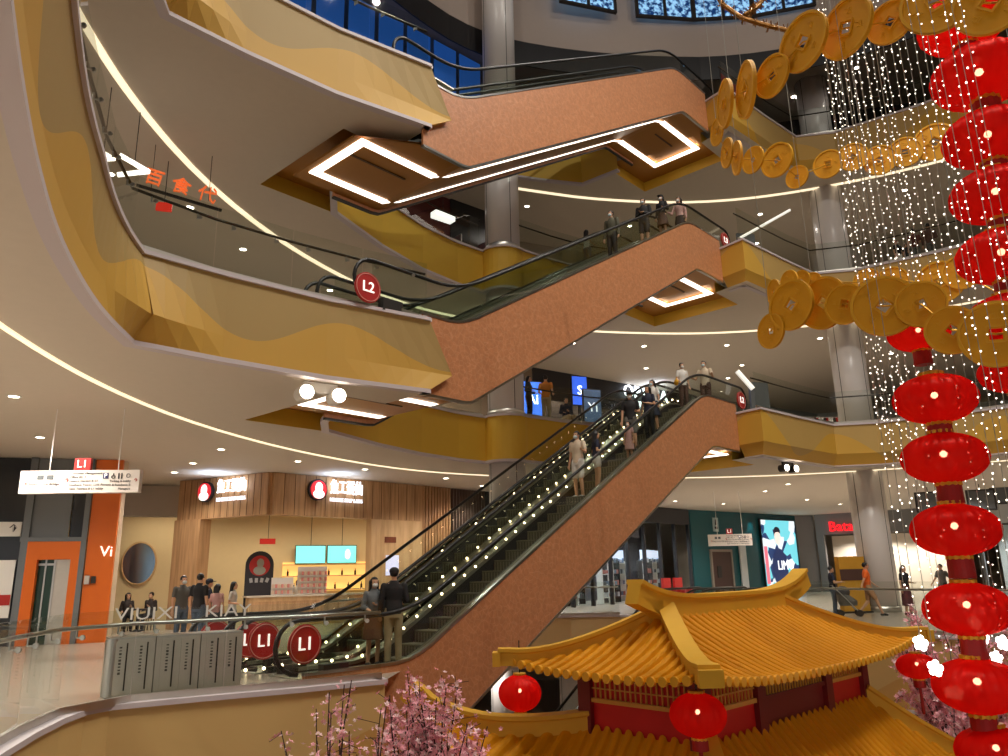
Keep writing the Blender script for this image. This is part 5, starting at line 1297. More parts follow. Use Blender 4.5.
# ---- steel cabinets behind the front balustrade
cp = [pxz(x, y, 0.0) for x, y in ((104, 702), (176, 695), (243, 689))]
tw_ = (cp[2] - cp[0]).normalized()
nc = V((tw_.y, -tw_.x, 0)); rc = atan2(tw_.y, tw_.x); base = cp[0] - nc * 0.42
LWt = (cp[2] - cp[0]).length; wid = LWt / 3
slot = mat('slot_black', (20, 20, 22), 0.5); mark = mat('etched_grey', (70, 70, 70), 0.5)
for k in range(3):
    c = base + tw_ * (wid * (k + .5))
    t = thing('steel_cabinet', f'stainless steel cabinet with black slots, {ORD[k]} from the left behind the balustrade', 'cabinet', (c.x, c.y, 0), rc, 'stainless steel cabinets')
    MB().box((0, 0, 0.43), (wid - 0.012, 0.5, 0.8)).build('body', STEEL, t); MB().box((0, 0, 0.015), (wid - 0.05, 0.44, 0.03)).build('plinth', DARK, t)
    MB().box((0, 0, 0.84), (wid - 0.01, 0.52, 0.02)).build('top', CHROME, t)
    if k == 0: MB().lathe([(0.1, 0.04), (0.1, 0.83)], 20, (-wid / 2 + 0.06, -0.17, 0)).build('rounded_corner', CHROME, t)
    for u in (-0.17, 0.26):
        MB().box((u * wid, -0.252, 0.43), (wid * 0.4, 0.02, 0.74)).build('door', STEEL, t)
        MB().box((u * wid + 0.04, -0.262, 0.44), (0.02, 0.02, 0.66)).build('slot', slot, t)
        mb = MB()
        for j in range(9): mb.box((u * wid - 0.045, -0.262, 0.35 + j * 0.045), (0.035, 0.006, random.uniform(0.012, 0.035)))
        mb.build('etched_marks', mark, t)['kind'] = 'stuff'

# ---- ceiling spotlights in pairs
def twin(p, label, s, m, power, tgt):
    t = thing('twin_spotlight', label, 'spotlight', p, 0.6, 'twin ceiling spotlights')
    MB().box((0, 0, 0.1), (0.5 * s, 0.08 * s, 0.2 - 0.0)).build('mount', m, t)
    for k in (-1, 1):
        mb = MB(); mb.lathe([(0.001, -0.12 * s), (0.11 * s, -0.12 * s), (0.12 * s, 0.1 * s), (0.09 * s, 0.14 * s), (0.001, 0.14 * s)], 18, (k * 0.24 * s, 0, -0.02 * s), 'Y')
        h = mb.build('lamp_head', m, t); ln = MB(); ln.lathe([(0.001, 0), (0.1 * s, 0), (0.1 * s, 0.02)], 18, (k * 0.24 * s, -0.125 * s, -0.02 * s), 'Y'); ln.build('lens', LAMPDISC, h)
pc = pxz(320, 394, CT - 0.2); twin((pc.x, pc.y, CT - 0.2), 'pair of round white spotlights under the left gold slab edge', 1.3, WHITE, 60, None)
pc = pxz(788, 468, CT - 0.2); twin((pc.x, pc.y, CT - 0.2), 'pair of small dark spotlights under the right gold slab edge', 1.1, DARK, 60, None)

# ================================================================ upper floors
# level two: shops at the back
U = [(-6.0, 30.5), (1.3, 35.2), (10.5, 42.0), (20, 48), (34, 44), (44, 36)]
z2, c2 = Z2, Z3 - TH_S
struct(board(U[0], U[1], z2, c2, 0.15, mat('shop_taupe', (150, 130, 108), 0.7, var=0.05), 'wall_upper_shop'))
struct(board(U[1], U[2], z2 + 3.0, c2, 0.2, DARKW, 'wall_upper_header'))
struct(board((1.0, 37.5), (9.0, 44.0), z2, c2, 0.15, mat('store_back2', (72, 62, 58), 0.8), 'wall_upper_shop'))
struct(board(U[2], U[3], z2, c2, 0.15, mat('grey_shop', (168, 174, 172), 0.5), 'wall_upper_shop')); struct(board(U[3], U[4], z2, c2, 0.15, mat('grey_shop2', (180, 186, 186), 0.5), 'wall_upper_shop')); struct(board(U[4], U[5], z2, c2, 0.15, MATS['grey_shop2'], 'wall_upper_shop'))
au, bu, du, nu, ru = frame_of(U[1], U[2])
def uf(u, z, off=0.1): q = au + du * u + nu * off; return V((q.x, q.y, z))
t = thing('neon_shop_sign', 'lit white shop name above the dark level-two store, behind the riders', 'sign', uf(7.6, z2 + 3.75, 0.15), ru)
text('OPTICA', 0.95, NEON, t, (0, -0.1, 0.25), (pi / 2, 0, 0), 'lettering', 0.04); text('7 LAB', 0.8, NEON, t, (0.2, -0.1, -0.5), (pi / 2, 0, 0), 'lettering', 0.04)
q = uf(7.6, z2 + 4.0, 1.0); spot(q, 60, 160, (0.7, 0.82, 1.0), (q.x, q.y, 20), 0.3)
for k in range(5): q = uf(1 + k * 2.2, z2 + 4.2, -1.2); spot(q, 150, 140, (1, 0.85, 0.65))
DISP = [(1.6, 25.9, .55, 1.5, 'tall blue lit screen left of the man in orange'), (4.0, 29.8, .5, 1.2, 'blue lit screen right of the seated visitor'), (4.9, 30.6, .8, 1.5, 'white poster stand with dark lettering behind the balustrade')]
for k, (x, y, w, h, lb) in enumerate(DISP):
    pp = px([532, 579, 592][k], [400, 391, 408][k], [31, 34, 33][k]); t = thing('display_stand', lb, 'screen', (pp.x, pp.y, z2), 0.35)
    w, h = [(0.9, 1.6), (0.8, 1.4), (0.9, 1.7)][k]; zc = pp.z - z2
    MB().box((0, 0, zc), (w, 0.12, h)).build('housing', DARK, t); MB().box((0, -0.07, zc), (w - .08, 0.03, h - .08)).build('display', emat(f'disp{k}', [(70, 130, 255), (60, 110, 250), (60, 80, 110)][k], 0.8 if k < 2 else 0.5), t)
    MB().box((0, 0, (zc - h / 2) / 2), (0.12, 0.1, max(0.05, zc - h / 2))).build('post', DARK, t); MB().box((0, 0, 0.02), (0.7, 0.5, 0.04)).build('foot', DARK, t)
    text(['Ai', 'S', 'Yi'][k], 0.6, NEON if k < 2 else emat('poster_ink', (240, 244, 255), 0.9), t, (0, -0.1, zc), (pi / 2, 0, 0), 'lettering', 0.01)
# right part of level two: clothes rail and grey kiosk boards
pp = px(815, 408, 34); t = thing('garment_rail', 'long rail of white and dark garments on level two, left of the column', 'rail', (pp.x, pp.y, z2), 0.1)
MB().tube([(-1.4, 0, 1.5), (1.6, 0, 1.5)], 0.03, 8).build('rail', CHROME, t)
for s in (-1.3, 1.5): MB().tube([(s, 0, 0), (s, 0, 1.5)], 0.03, 8).build('post', CHROME, t)
mb = MB()
for k in range(24): mb.box((-1.3 + k * 0.115, 0, 1.15), (0.06, 0.4, 0.6), mi=[0, 0, 1, 2][k % 4])
mb.build('garments', [WHITE, DARK, RED], t)['kind'] = 'stuff'
for k, (x, y, Y, lb) in enumerate(((759, 395, 27.5, 'grey freestanding board behind the level-two disc sign'), (743, 215, 27.5, 'grey freestanding board behind the level-three disc sign'))):
    zz = (Z2, Z3)[k]; pp = px(x, y, Y); t = thing('info_board', lb, 'board', (pp.x, pp.y, zz), 0.2); MB().box((0, 0, 0.85), (0.75, 0.1, 1.5)).build('panel', GREYP, t); MB().box((0, 0, 0.05), (0.8, 0.4, 0.1)).build('foot', DARK, t)
# white slanted light tubes at the escalator tops
for k, (a_, b_, Y, lb) in enumerate((((737, 371), (753, 389), 25.5, 'slanted white tube light standing beside the level-two disc sign'), ((740, 238), (790, 210), 26.5, 'slanted thin white rail at the top of the middle escalator'))):
    o = MB().tube([px(*a_, Y), px(*b_, Y)], 0.09 if k == 0 else 0.05, 8).build('slanted_tube', emat('tube_white', (240, 236, 225), 0.8)); tag(o, lb, 'tube light')
# level three back shops
struct(board((-8, 24.5), (-2.2, 29.6), Z3, Z4 - TH_S, 0.15, mat('maroon_shop', (84, 28, 30), 0.6), 'wall_upper_shop')); struct(board((-2.2, 29.6), (-0.3, 31.2), Z3, Z4 - TH_S, 0.3, DARKW, 'wall_upper_shop'))
struct(board((-0.3, 33.5), (12, 39), Z3, Z4 - TH_S, 0.15, WALLP, 'wall_upper_shop')); struct(board((12, 39), (40, 36), Z3, Z4 - TH_S, 0.15, mat('grey_shop3', (170, 164, 156), 0.6), 'wall_upper_shop'))
pp = px(470, 238, 27.5); t = thing('glass_gate', 'pair of glass gate panels on level three beside the column', 'gate', (pp.x, pp.y, Z3), 0.7)
for s in (-0.6, 0.6): MB().box((s, 0, 0.8), (0.06, 0.5, 1.6)).build('post', CHROME, t); 
MB().box((0, 0, 0.85), (0.7, 0.04, 1.3)).build('dark_panel', DARK, t)
pp = px(443, 217, 26.5); o = MB().box((0, 0, 0), (0.9, 0.35, 0.22), 0.7).build('white_lightbox', emat('lightbox', (250, 248, 240), 1.2)); o.location = pp; tag(o, 'small white light box on the dark level-three wall left of the column', 'light box'); MB().tube([(0, 0, 0.1), (0, 0, Z4 - TH_S - pp.z)], 0.012, 5).build('hanger', DARK, o)
# left level two: glass reflections built as added hanging chevrons and orange characters
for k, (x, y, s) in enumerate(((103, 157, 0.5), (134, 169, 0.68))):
    pp = px(x, y, 13.2 if k == 0 else 14.0); t = thing('chevron_reflection', ('smaller' if k == 0 else 'larger') + ' white glowing chevron standing in for a reflection in the level-two glass', 'light', pp, 0.5, 'white chevrons imitating reflections')
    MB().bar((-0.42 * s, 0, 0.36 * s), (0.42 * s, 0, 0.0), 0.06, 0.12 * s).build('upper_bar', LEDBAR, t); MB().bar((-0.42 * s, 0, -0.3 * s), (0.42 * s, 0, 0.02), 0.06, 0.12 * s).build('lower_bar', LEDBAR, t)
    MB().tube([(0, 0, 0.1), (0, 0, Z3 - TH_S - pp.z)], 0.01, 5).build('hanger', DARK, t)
pp = px(181, 187, 15.5); t = thing('orange_sign_reflection', 'orange characters standing in for a sign reflected in the glass, on an added bar', 'sign', pp, 0.45)
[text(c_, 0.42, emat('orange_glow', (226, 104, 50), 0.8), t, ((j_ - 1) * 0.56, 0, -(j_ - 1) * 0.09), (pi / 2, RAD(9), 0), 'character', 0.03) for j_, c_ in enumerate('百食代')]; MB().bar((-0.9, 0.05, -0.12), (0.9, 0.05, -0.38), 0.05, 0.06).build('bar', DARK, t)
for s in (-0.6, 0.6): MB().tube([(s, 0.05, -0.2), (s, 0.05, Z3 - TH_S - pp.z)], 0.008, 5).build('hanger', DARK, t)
pp = px(164, 207, 16.0); t = thing('red_exit_light', 'small red lit sign in the level-two ceiling, below the orange characters', 'sign', pp, 0.3); MB().box((0, 0, 0), (0.34, 0.08, 0.2)).build('plate', emat('red_lit', (190, 40, 26), 0.8), t); MB().tube([(0, 0, 0.1), (0, 0, Z3 - TH_S - pp.z)], 0.01, 5).build('hanger', DARK, t)
# red banner beyond the upper coins, top floor
pp = px(727, 75, 27.0); t = thing('red_banner', 'small dark red banner on a pole at the top floor, above the left coins', 'banner', (pp.x, pp.y, Z4), 0.2)
MB().tube([(-0.3, 0, 0), (-0.3, 0, 2.6)], 0.025, 6).build('pole', DARK, t); MB().add([(-0.3, -0.01, 2.5), (0.55, -0.01, 1.8), (0.5, -0.01, 1.0), (-0.3, -0.01, 1.3), (-0.3, 0.01, 2.5), (0.55, 0.01, 1.8), (0.5, 0.01, 1.0), (-0.3, 0.01, 1.3)], [(0, 1, 2, 3), (7, 6, 5, 4), (0, 4, 5, 1), (1, 5, 6, 2), (2, 6, 7, 3), (3, 7, 4, 0)]).build('cloth', mat('banner_red', (120, 20, 24), 0.7), t)
struct(board((11.0, 32.0), (14.2, 31.5), Z4, Z4 + 2.2, 0.1, mat('maroon_board', (96, 22, 26), 0.7), 'wall_hoarding'))

# white lettering on the front glass, seen through it
for b_, x, y, lb in (('VIUIXI', 147, 614, 'white slanted lettering on the front glass below the seated guests'), ('KIAY', 228, 611, 'white slanted lettering on the front glass below the queue')):
    q = pxz(x, y, 1.2); q2 = pxz(x + 30, y - 1, 1.2); dd = (q2 - q); o = text(b_, 0.24, mat('decal_white', (236, 236, 232), 0.5), None, q, (pi / 2, 0, atan2(dd.y, dd.x)), 'glass_lettering', 0.002, sx=1.25); tag(o, lb, 'lettering')
# ================================================================ people
SKIN = mat('skin', (206, 158, 126), 0.55); HAIRB = mat('hair_black', (22, 18, 18), 0.5); EYE = mat('eye_dark', (20, 16, 16), 0.3)
MASKB = mat('mask_blue', (196, 214, 222), 0.7); MASKW = mat('mask_white', (230, 230, 228), 0.7); SHOE = mat('shoe_dark', (36, 34, 36), 0.5); SHOEW = mat('shoe_white', (214, 210, 204), 0.5)
def remesh(mb, name, m, voxel, it=4, f=0.5):
    me = mb.mesh('tmp', m); o = bpy.data.objects.new('tmp', me); COL.objects.link(o)
    r = o.modifiers.new('r', 'REMESH'); r.mode = 'VOXEL'; r.voxel_size = voxel
    s = o.modifiers.new('s', 'SMOOTH'); s.factor = f; s.iterations = it
    dg = bpy.context.evaluated_depsgraph_get(); out = bpy.data.meshes.new_from_object(o.evaluated_get(dg))
    bpy.data.objects.remove(o); bpy.data.meshes.remove(me)
    out.name = name; out.materials.clear(); out.materials.append(m)
    out.polygons.foreach_set('use_smooth', [True] * len(out.polygons))
    return out
def limb(mb, pts, rs, n=10):
    """tapered chain with rounded ends"""
    pts = [V(p) for p in pts]
    for i in range(len(pts) - 1): mb.tube([pts[i], pts[i + 1]], [rs[i], rs[i + 1]], n)
    for p, r in zip(pts, rs): mb.ball(p, r * 0.99, n, 7)
def loft(mb, rows, n=16):
    vs = []
    for z, rx, ry, cx, cy_ in rows:
        for k in range(n): a = 2 * pi * k / n; vs.append((cx + rx * cos(a), cy_ + ry * sin(a), z))
    fs = [(i * n + k, i * n + (k + 1) % n, (i + 1) * n + (k + 1) % n, (i + 1) * n + k) for i in range(len(rows) - 1) for k in range(n)]
    fs += [tuple(range(n))[::-1], tuple((len(rows) - 1) * n + k for k in range(n))]
    mb.add(vs, fs)
ARMS = {'down': ((.045, .01, -.28), (.02, -.05, -.25)), 'bent': ((.05, .04, -.27), (-.02, -.22, -.03)), 'fold': ((.05, .0, -.27), (-.2, -.14, .04)), 'rail': ((.1, -.06, -.26), (.06, -.2, .02)),
        'swing_f': ((.04, -.12, -.26), (.0, -.18, -.16)), 'swing_b': ((.05, .14, -.25), (.02, .1, -.22)), 'bag': ((.06, .02, -.28), (-.06, -.14, -.12)), 'phone': ((.04, .02, -.28), (-.09, -.2, .1))}
def pose_joints(pose):
    hz = 0.93; sh = 0.0
    if pose == 'sit':
        legs = [((s * .09, 0, .50), (s * .11, -.42, .50), (s * .10, -.44, .08)) for s in (-1, 1)]; hz = 0.50
    elif pose == 'walk': legs = [((-.085, 0, .93), (-.085, -.20, .52), (-.08, -.34, .11)), ((.085, 0, .93), (.085, .02, .49), (.08, .30, .17))]
    elif pose == 'step': legs = [((-.085, 0, .93), (-.09, -.10, .53), (-.09, -.04, .09)), ((.085, 0, .93), (.09, .0, .49), (.09, .02, .09))]
    else: legs = [((-.085, 0, .93), (-.095, -.02, .49), (-.10, .02, .085)), ((.085, 0, .93), (.095, -.02, .49), (.10, .02, .085))]
    return legs, hz
def person(label, loc, yaw, h, top, bottom, pose='stand', arms=('down', 'down'), hair='short', mask=None, sleeves='short', legs_='long', female=False, cap=None, shoe=None, group=None, vox=0.013, bag=None, skirt=False, jacket=None, hat_only=False):
    t = thing('person', label, 'person', loc, yaw, group); k = h / 1.75; t.scale = (k, k, k)
    legs, hz = pose_joints(pose); dz = hz - 0.93
    shw = 0.165 if female else 0.19; hipw = 0.155 if female else 0.15; wst = 0.115 if female else 0.14
    SZ = 1.42 + dz
    b = MB()
    # head with face
    hc = V((0, -0.02, 1.625 + dz))
    b.ball(hc + V((0, .012, .02)), (.074, .09, .092), 16, 12); b.ball(hc + V((0, -.022, -.04)), (.056, .062, .068), 14, 10)
    b.ball(hc + V((0, -.085, -.012)), (.012, .018, .018), 8, 6); b.ball(hc + V((0, -.077, -.05)), (.024, .012, .009), 8, 6); b.ball(hc + V((0, -.062, -.085)), (.026, .022, .02), 8, 6)
    for s in (-1, 1): b.ball(hc + V((s * .074, .012, -.005)), (.012, .02, .028), 8, 6)
    limb(b, [(0, .012, SZ + .02), (0, 0, 1.56 + dz)], [.056, .05])
    rows = [(hz - .06, hipw * .9, .1, 0, .01), (hz + .02, hipw, .11, 0, .012), (hz + .13, wst + .012, .098, 0, .008), (hz + .22, wst, .092, 0, 0), (hz + .36, shw * .86, .108, 0, .0), (hz + .44, shw * .9, .10, 0, .005), (SZ + .04, shw * .62, .075, 0, .012), (SZ + .075, .06, .055, 0, .012)]
    loft(b, rows)
    joints = []
    for s, am in zip((-1, 1), arms):
        sp = V((s * (shw + .0), .01, SZ - .005)); d1, d2 = ARMS[am]
        el = sp + V((s * d1[0], d1[1], d1[2])); wr = el + V((s * d2[0], d2[1], d2[2])); joints.append((sp, el, wr, s))
        limb(b, [sp, el, wr], [.05 if not female else .043, .039 if not female else .033, .028])
        # hand: palm, four fingers, thumb
        d = (wr - el).normalized(); side = V((s, 0, 0)) if abs(d.x) < .7 else V((0, -1, 0)); nrm = d.cross(side).normalized(); side = nrm.cross(d).normalized()
        pm = wr + d * .05; R = Matrix((side, nrm, d)).transposed()
        pb = MB(); pb.ball((0, 0, 0), (.037, .018, .052), 10, 8); b.add([pm + R @ V(v) for v in pb.v], pb.f)
        for q, ln in ((-.027, .058), (-.009, .07), (.009, .066), (.026, .05)):
            f0 = wr + d * .085 + side * q; f1 = f0 + d * ln * .55 + nrm * .012; f2 = f1 + d * ln * .4 + nrm * .026; limb(b, [f0, f1, f2], [.0105, .0095, .008], 6)
        th = wr + d * .03 + side * (-s * .03) * 1.0; limb(b, [th, th + d * .035 - side * (s * .02), th + d * .062 - side * (s * .022) + nrm * .015], [.012, .011, .009], 6)
    for hip, kn, an in legs:
        limb(b, [hip, kn, an], [.088 if not female else .084, .056, .04])
        limb(b, [V(an) + V((0, .03, -.035)), V(an) + V((0, -.13, -.05))], [.036, .03])
    body = bpy.data.objects.new('body', remesh(b, 'body', SKIN, vox)); COL.objects.link(body); body.parent = t
    # top
    c = MB(); g = .014; rr = [(hz - .03 if not skirt else hz + .08, hipw + g + .006, .112 + g, 0, .01)] + [(z, x + g, y + g, cx, cy_) for z, x, y, cx, cy_ in rows[1 if not skirt else 2:6]] + [(SZ + .03, shw * .66, .085, 0, .012), (SZ + .06, .085, .075, 0, .012), (SZ + .095, .064, .062, 0, .012)]
    loft(c, rr, 18)
    for sp, el, wr, s in joints:
        ew = sp.lerp(el, .62) if sleeves == 'short' else (sp.lerp(el, .25) if sleeves == 'none' else None)
        r0 = (.064 if not female else .055)
        if ew is not None: limb(c, [sp, ew], [r0, .058 if not female else .05])
        else: limb(c, [sp, el, el.lerp(wr, .93)], [r0, .053, .042])
    o = bpy.data.objects.new('jacket' if jacket else 'shirt', remesh(c, 'shirt', top, vox * 1.15)); COL.objects.link(o); o.parent = t
    # bottom
    c = MB()
    if skirt:
        n = 20; kz = max(.32, legs[0][1][2] + (.02 if skirt != 'long' else -.28)); loft(c, [(kz, .22, .19, 0, 0), (hz - .08, hipw + .03, .14, 0, .01), (hz + .1, wst + .03, .115, 0, .008)], n)
    else:
        loft(c, [(hz - .1, hipw * .95 + .012, .115, 0, .012), (hz + .02, hipw + .014, .123, 0, .012), (hz + .1, wst + .03, .112, 0, .008)], 16)
        for hip, kn, an in legs:
            hip, kn, an = V(hip), V(kn), V(an)
            if legs_ == 'long': limb(c, [hip, kn, kn.lerp(an, .97)], [.102, .072, .06])
            elif legs_ == 'shorts': limb(c, [hip, hip.lerp(kn, .82)], [.104, .086])
            else: limb(c, [hip, hip.lerp(kn, .45)], [.103, .095])
    o = bpy.data.objects.new('skirt' if skirt else ('trousers' if legs_ == 'long' else 'shorts'), remesh(c, 'bottom', bottom, vox * 1.15)); COL.objects.link(o); o.parent = t
    # hair
    c = MB(); c.ball(hc + V((0, .024, .032)), (.086, .098, .092), 16, 12)
    if hair in ('long', 'bob'):
        zl = 1.30 + dz if hair == 'long' else 1.50 + dz
        for x in (-.06, -.02, .02, .06): limb(c, [hc + V((x, .06, .02)), V((x * 1.1, .085, zl))], [.048, .034])
        for x in (-.082, .082): limb(c, [hc + V((x * .9, .01, .03)), V((x * 1.05, .03, zl + .06))], [.024, .02])
    if hair == 'bun': c.ball(hc + V((0, .1, .09)), .05)
    me = remesh(c, 'hair', HAIRB, vox)
    # open the hair over the face
    bm = bmesh.new(); bm.from_mesh(me); dl = [v for v in bm.verts if v.co.y < hc.y - .035 and v.co.z < hc.z + .055]
    bmesh.ops.delete(bm, geom=dl, context='VERTS'); bm.to_mesh(me); bm.free()
    o = bpy.data.objects.new('hair', me); COL.objects.link(o); o.parent = t
    e_ = MB()
    for s in (-1, 1):
        q = MB(); q.ball(hc + V((s * .03, -.078, .012)), (.013, .008, .008), 8, 6); q.build('eye', EYE, t)
    if mask:
        q = MB(); q.ball(hc + V((0, -.045, -.048)), (.058, .058, .052), 14, 10); q.build('face_mask', mask, t, smooth=True)
    if cap:
        q = MB(); q.ball(hc + V((0, .014, .06)), (.094, .106, .074), 16, 10); q.ball(hc + V((0, -.11, .05)), (.075, .075, .012), 12, 6); q.build('cap', cap, t, smooth=True)
    for s, (hip, kn, an) in zip((-1, 1), legs):
        q = MB(); limb(q, [V(an) + V((0, .035, -.042)), V(an) + V((0, -.05, -.045)), V(an) + V((0, -.14, -.055))], [.043, .042, .034]); z0 = min(v[2] for v in q.v)
        q.v = [(x, y, max(z, V(an).z - .085)) for x, y, z in q.v]
        q.build('shoe', shoe or SHOE, t, smooth=True)
    if bag:
        col, where = bag; q = MB(); s = 1 if where != 'left' else -1
        y0 = .17 if where == 'back' else -.02; x0 = 0 if where == 'back' else s * (shw + .1); z0 = (hz + .3) if where == 'back' else hz + .08
        q.ball((x0, y0, z0), (.13 if where == 'back' else .07, .07 if where == 'back' else .13, .2 if where == 'back' else .12), 12, 8); bg_ = remesh(q, 'bag', col, .02); o = bpy.data.objects.new('bag', bg_); COL.objects.link(o); o.parent = t
        q = MB(); q.tube([(x0, y0, z0 + .1), (x0 * .7, .02, SZ - .1), (-s * .06 if where != 'back' else .1, .0, SZ + .07), (-s * .1, -.1, SZ - .15)], .012, 6); q.build('strap', col, t)
    return t
def cl(n, rgb): return mat('cloth_' + n, rgb, 0.8, var=0.06)
YD = atan2(-E2.x, E2.y)          # facing down the flight
YU = atan2(E2.x, -E2.y)          # facing up the flight
BLK, NAVY, KHA = cl('black', (30, 28, 30)), cl('navy', (34, 38, 58)), cl('khaki', (176, 158, 124))
OLV, PNK, WHT, BEI = cl('olive', (84, 82, 66)), cl('pink', (206, 160, 156)), cl('white', (220, 216, 210)), cl('beige', (206, 188, 164))
GRY, JEAN, ORG, BRN = cl('grey', (92, 90, 86)), cl('denim', (74, 88, 108)), cl('orange', (232, 104, 30)), cl('brown', (84, 56, 46))
def at(t, w, z): v = TW(t, w); return (v.x, v.y, z)
G1_ = 'riders on the lowest escalator'; G2_ = 'riders on the middle escalator'
person('person in dark jacket, black cap and khaki trousers at the foot of the lowest escalator', at(-12.36, .55, .03), YU + 1.0, 1.78, BLK, KHA, arms=('bent', 'down'), hair='short', cap=BLK, sleeves='long', jacket=True, vox=.011, group=G1_)
person('person with long dark hair and grey top beside the khaki trousers at the escalator foot', at(-12.6, .85, .03), .5, 1.62, cl('greyblue', (110, 116, 120)), cl('dress_dark', (92, 60, 44)), arms=('bent', 'fold'), hair='long', mask=MASKW, sleeves='long', female=True, skirt=True, vox=.011, group=G1_)
person('masked person in pale shirt and white shorts descending the lowest escalator', at(-5.86, .92, 3.53), YD, 1.80, BEI, WHT, arms=('down', 'rail'), mask=MASKB, legs_='shorts', shoe=SHOEW, vox=.012, group=G1_)
person('person with dark hair, navy top and white shorts next to the pale shirt', at(-5.56, .52, 3.70), YD + 2.5, 1.62, NAVY, WHT, arms=('bent', 'bent'), hair='long', sleeves='short', legs_='mini', female=True, vox=.012, group=G1_)
person('broad person in black tee and cap halfway up the lowest escalator', at(-3.28, .85, 5.02), YD + .4, 1.80, BLK, cl('grey_shorts', (110, 106, 100)), arms=('down', 'bent'), mask=MASKW, legs_='shorts', cap=BLK, vox=.013, group=G1_)
person('person in dark clothes with long hair behind the black tee', at(-2.75, .55, 5.32), YD, 1.72, NAVY, BLK, arms=('down', 'fold'), hair='long', female=True, vox=.014, group=G1_)
person('small child in pink with face mask in front of the black tee', at(-3.98, .5, 4.61), YD, 1.18, PNK, PNK, arms=('down', 'down'), hair='bob', mask=MASKW, skirt=True, female=True, vox=.013, group=G1_)
person('masked person in white top and dark skirt behind the child in pink', at(-2.05, .8, 5.75), YD, 1.64, WHT, NAVY, arms=('fold', 'down'), hair='bob', mask=MASKB, female=True, skirt=True, vox=.014, group=G1_)
person('person with tied hair and yellow shoulder bag at the lowest escalator top', at(-.2, .75, 6.66), YD + 1.0, 1.62, WHT, BRN, arms=('bag', 'down'), hair='bun', mask=MASKW, female=True, bag=(cl('yellow_bag', (214, 160, 40)), 'left'), vox=.014, group=G1_)
person('masked person in tan tee and brown shorts standing topmost at the lowest escalator', at(1.25, .7, 6.76), YD + .1, 1.86, BEI, BRN, arms=('rail', 'rail'), mask=MASKB, legs_='shorts', vox=.013, group=G1_)
person('masked person in open olive jacket riding the middle escalator', at(-3.84, .75, 10.69), YD, 1.78, OLV, BLK, arms=('down', 'down'), mask=MASKB, sleeves='long', jacket=True, vox=.013, group=G2_)
person('person in black top with hands clasped near the middle escalator top', at(-1.82, .8, 11.86), YD + .2, 1.80, BLK, cl('black_shorts', (40, 36, 36)), arms=('fold', 'fold'), mask=MASKB, sleeves='long', legs_='shorts', vox=.013, group=G2_)
person('person in dark cap and black jacket over white, between two riders up top', at(-.6, .8, 12.58), YD, 1.66, BLK, BRN, arms=('down', 'bent'), mask=MASKW, hair='long', cap=BLK, sleeves='long', female=True, skirt=True, vox=.014, group=G2_)
person('person with wavy hair and pale pink top standing topmost on the middle escalator', at(.55, .75, 12.76), YD + .1, 1.82, PNK, cl('dark_skirt', (52, 38, 38)), arms=('rail', 'down'), hair='bob', mask=MASKW, sleeves='long', female=True, skirt=True, vox=.013, group=G2_)
def spot_at(x, Y, z): p = px(x, 300, Y); d = _fw + _R * ((x - 504) / F_PX); return (0, 0, 0)
def stand(x, y, Y, z):
    """floor point at depth Y under photo column x"""
    p = px(x, y, Y); return (p.x, Y, z + 0.005)
person('person with long dark hair, white top and jeans behind the middle escalator', stand(587, 245, 26.9, Z3), 2.4, 1.64, WHT, JEAN, arms=('bent', 'down'), hair='long', female=True, vox=.015)
LK3 = 'onlookers on level three at the right'
person('tall person in brown top and grey trousers, rightmost onlooker on level three', stand(929, 235, 27.25, Z3), 2.8, 1.78, BRN, GRY, arms=('fold', 'down'), sleeves='long', vox=.016, group=LK3)
person('person in cap and dark red top left of the tall level-three onlooker', stand(914, 240, 27.5, Z3), 2.9, 1.66, cl('maroon', (96, 48, 42)), GRY, arms=('fold', 'down'), cap=BLK, vox=.016, group=LK3)
person('shorter person in black and white top left of the capped onlooker', stand(897, 245, 27.8, Z3), .3, 1.34, BLK, WHT, arms=('down', 'down'), mask=MASKW, vox=.016, group=LK3)
person('child in black beside the shorter level-three onlooker', stand(906, 248, 27.75, Z3), .2, 1.16, BLK, BLK, arms=('down', 'down'), vox=.016, group=LK3)
L2G = 'visitors behind the level-two glass'
person('person in dark clothes with a white stripe on level two beside the column', stand(529, 395, 26.1, Z2), 1.2, 1.68, cl('dark_grey', (48, 46, 46)), BLK, arms=('bent', 'bent'), hair='long', sleeves='long', female=True, vox=.014, group=L2G)
person('person in orange top and tan trousers on level two, back turned', stand(546, 395, 26.3, Z2), 2.9, 1.74, cl('amber', (206, 124, 40)), KHA, arms=('bent', 'bent'), hair='bun', vox=.014, group=L2G)
person('person in navy with tan trousers seated on a box on level two', stand(566, 400, 28.0, Z2), .4, 1.72, NAVY, KHA, pose='sit', arms=('bent', 'fold'), sleeves='long', vox=.016, group=L2G)
q = stand(566, 400, 28.0, Z2); o = MB().box((q[0], q[1] + .05, Z2 + .2), (.6, .5, .4)).build('seat_box', cl('tan_box', (176, 124, 70))); tag(o, 'tan box seat on level two under the person in navy', 'seat')
LSG = 'people queueing at the noodle shop'
person('person in grey tee, leftmost of the queue before the wooden pillar', stand(182, 600, 20.6, 0), .9, 1.78, GRY, JEAN, arms=('down', 'bent'), mask=MASKW, vox=.014, group=LSG)
person('person in black tee and jeans with back turned, tallest of the queue', stand(199, 600, 20.0, 0), 2.8, 1.82, BLK, JEAN, arms=('down', 'down'), vox=.014, group=LSG)
person('person in navy tee and cap half hidden behind the black tee', stand(208, 600, 21.2, 0), 2.2, 1.68, NAVY, JEAN, arms=('down', 'bent'), cap=NAVY, vox=.016, group=LSG)
person('person in pale pink top with short black hair in the queue', stand(217, 600, 21.0, 0), 3.0, 1.55, PNK, JEAN, arms=('down', 'down'), hair='bob', female=True, vox=.015, group=LSG)
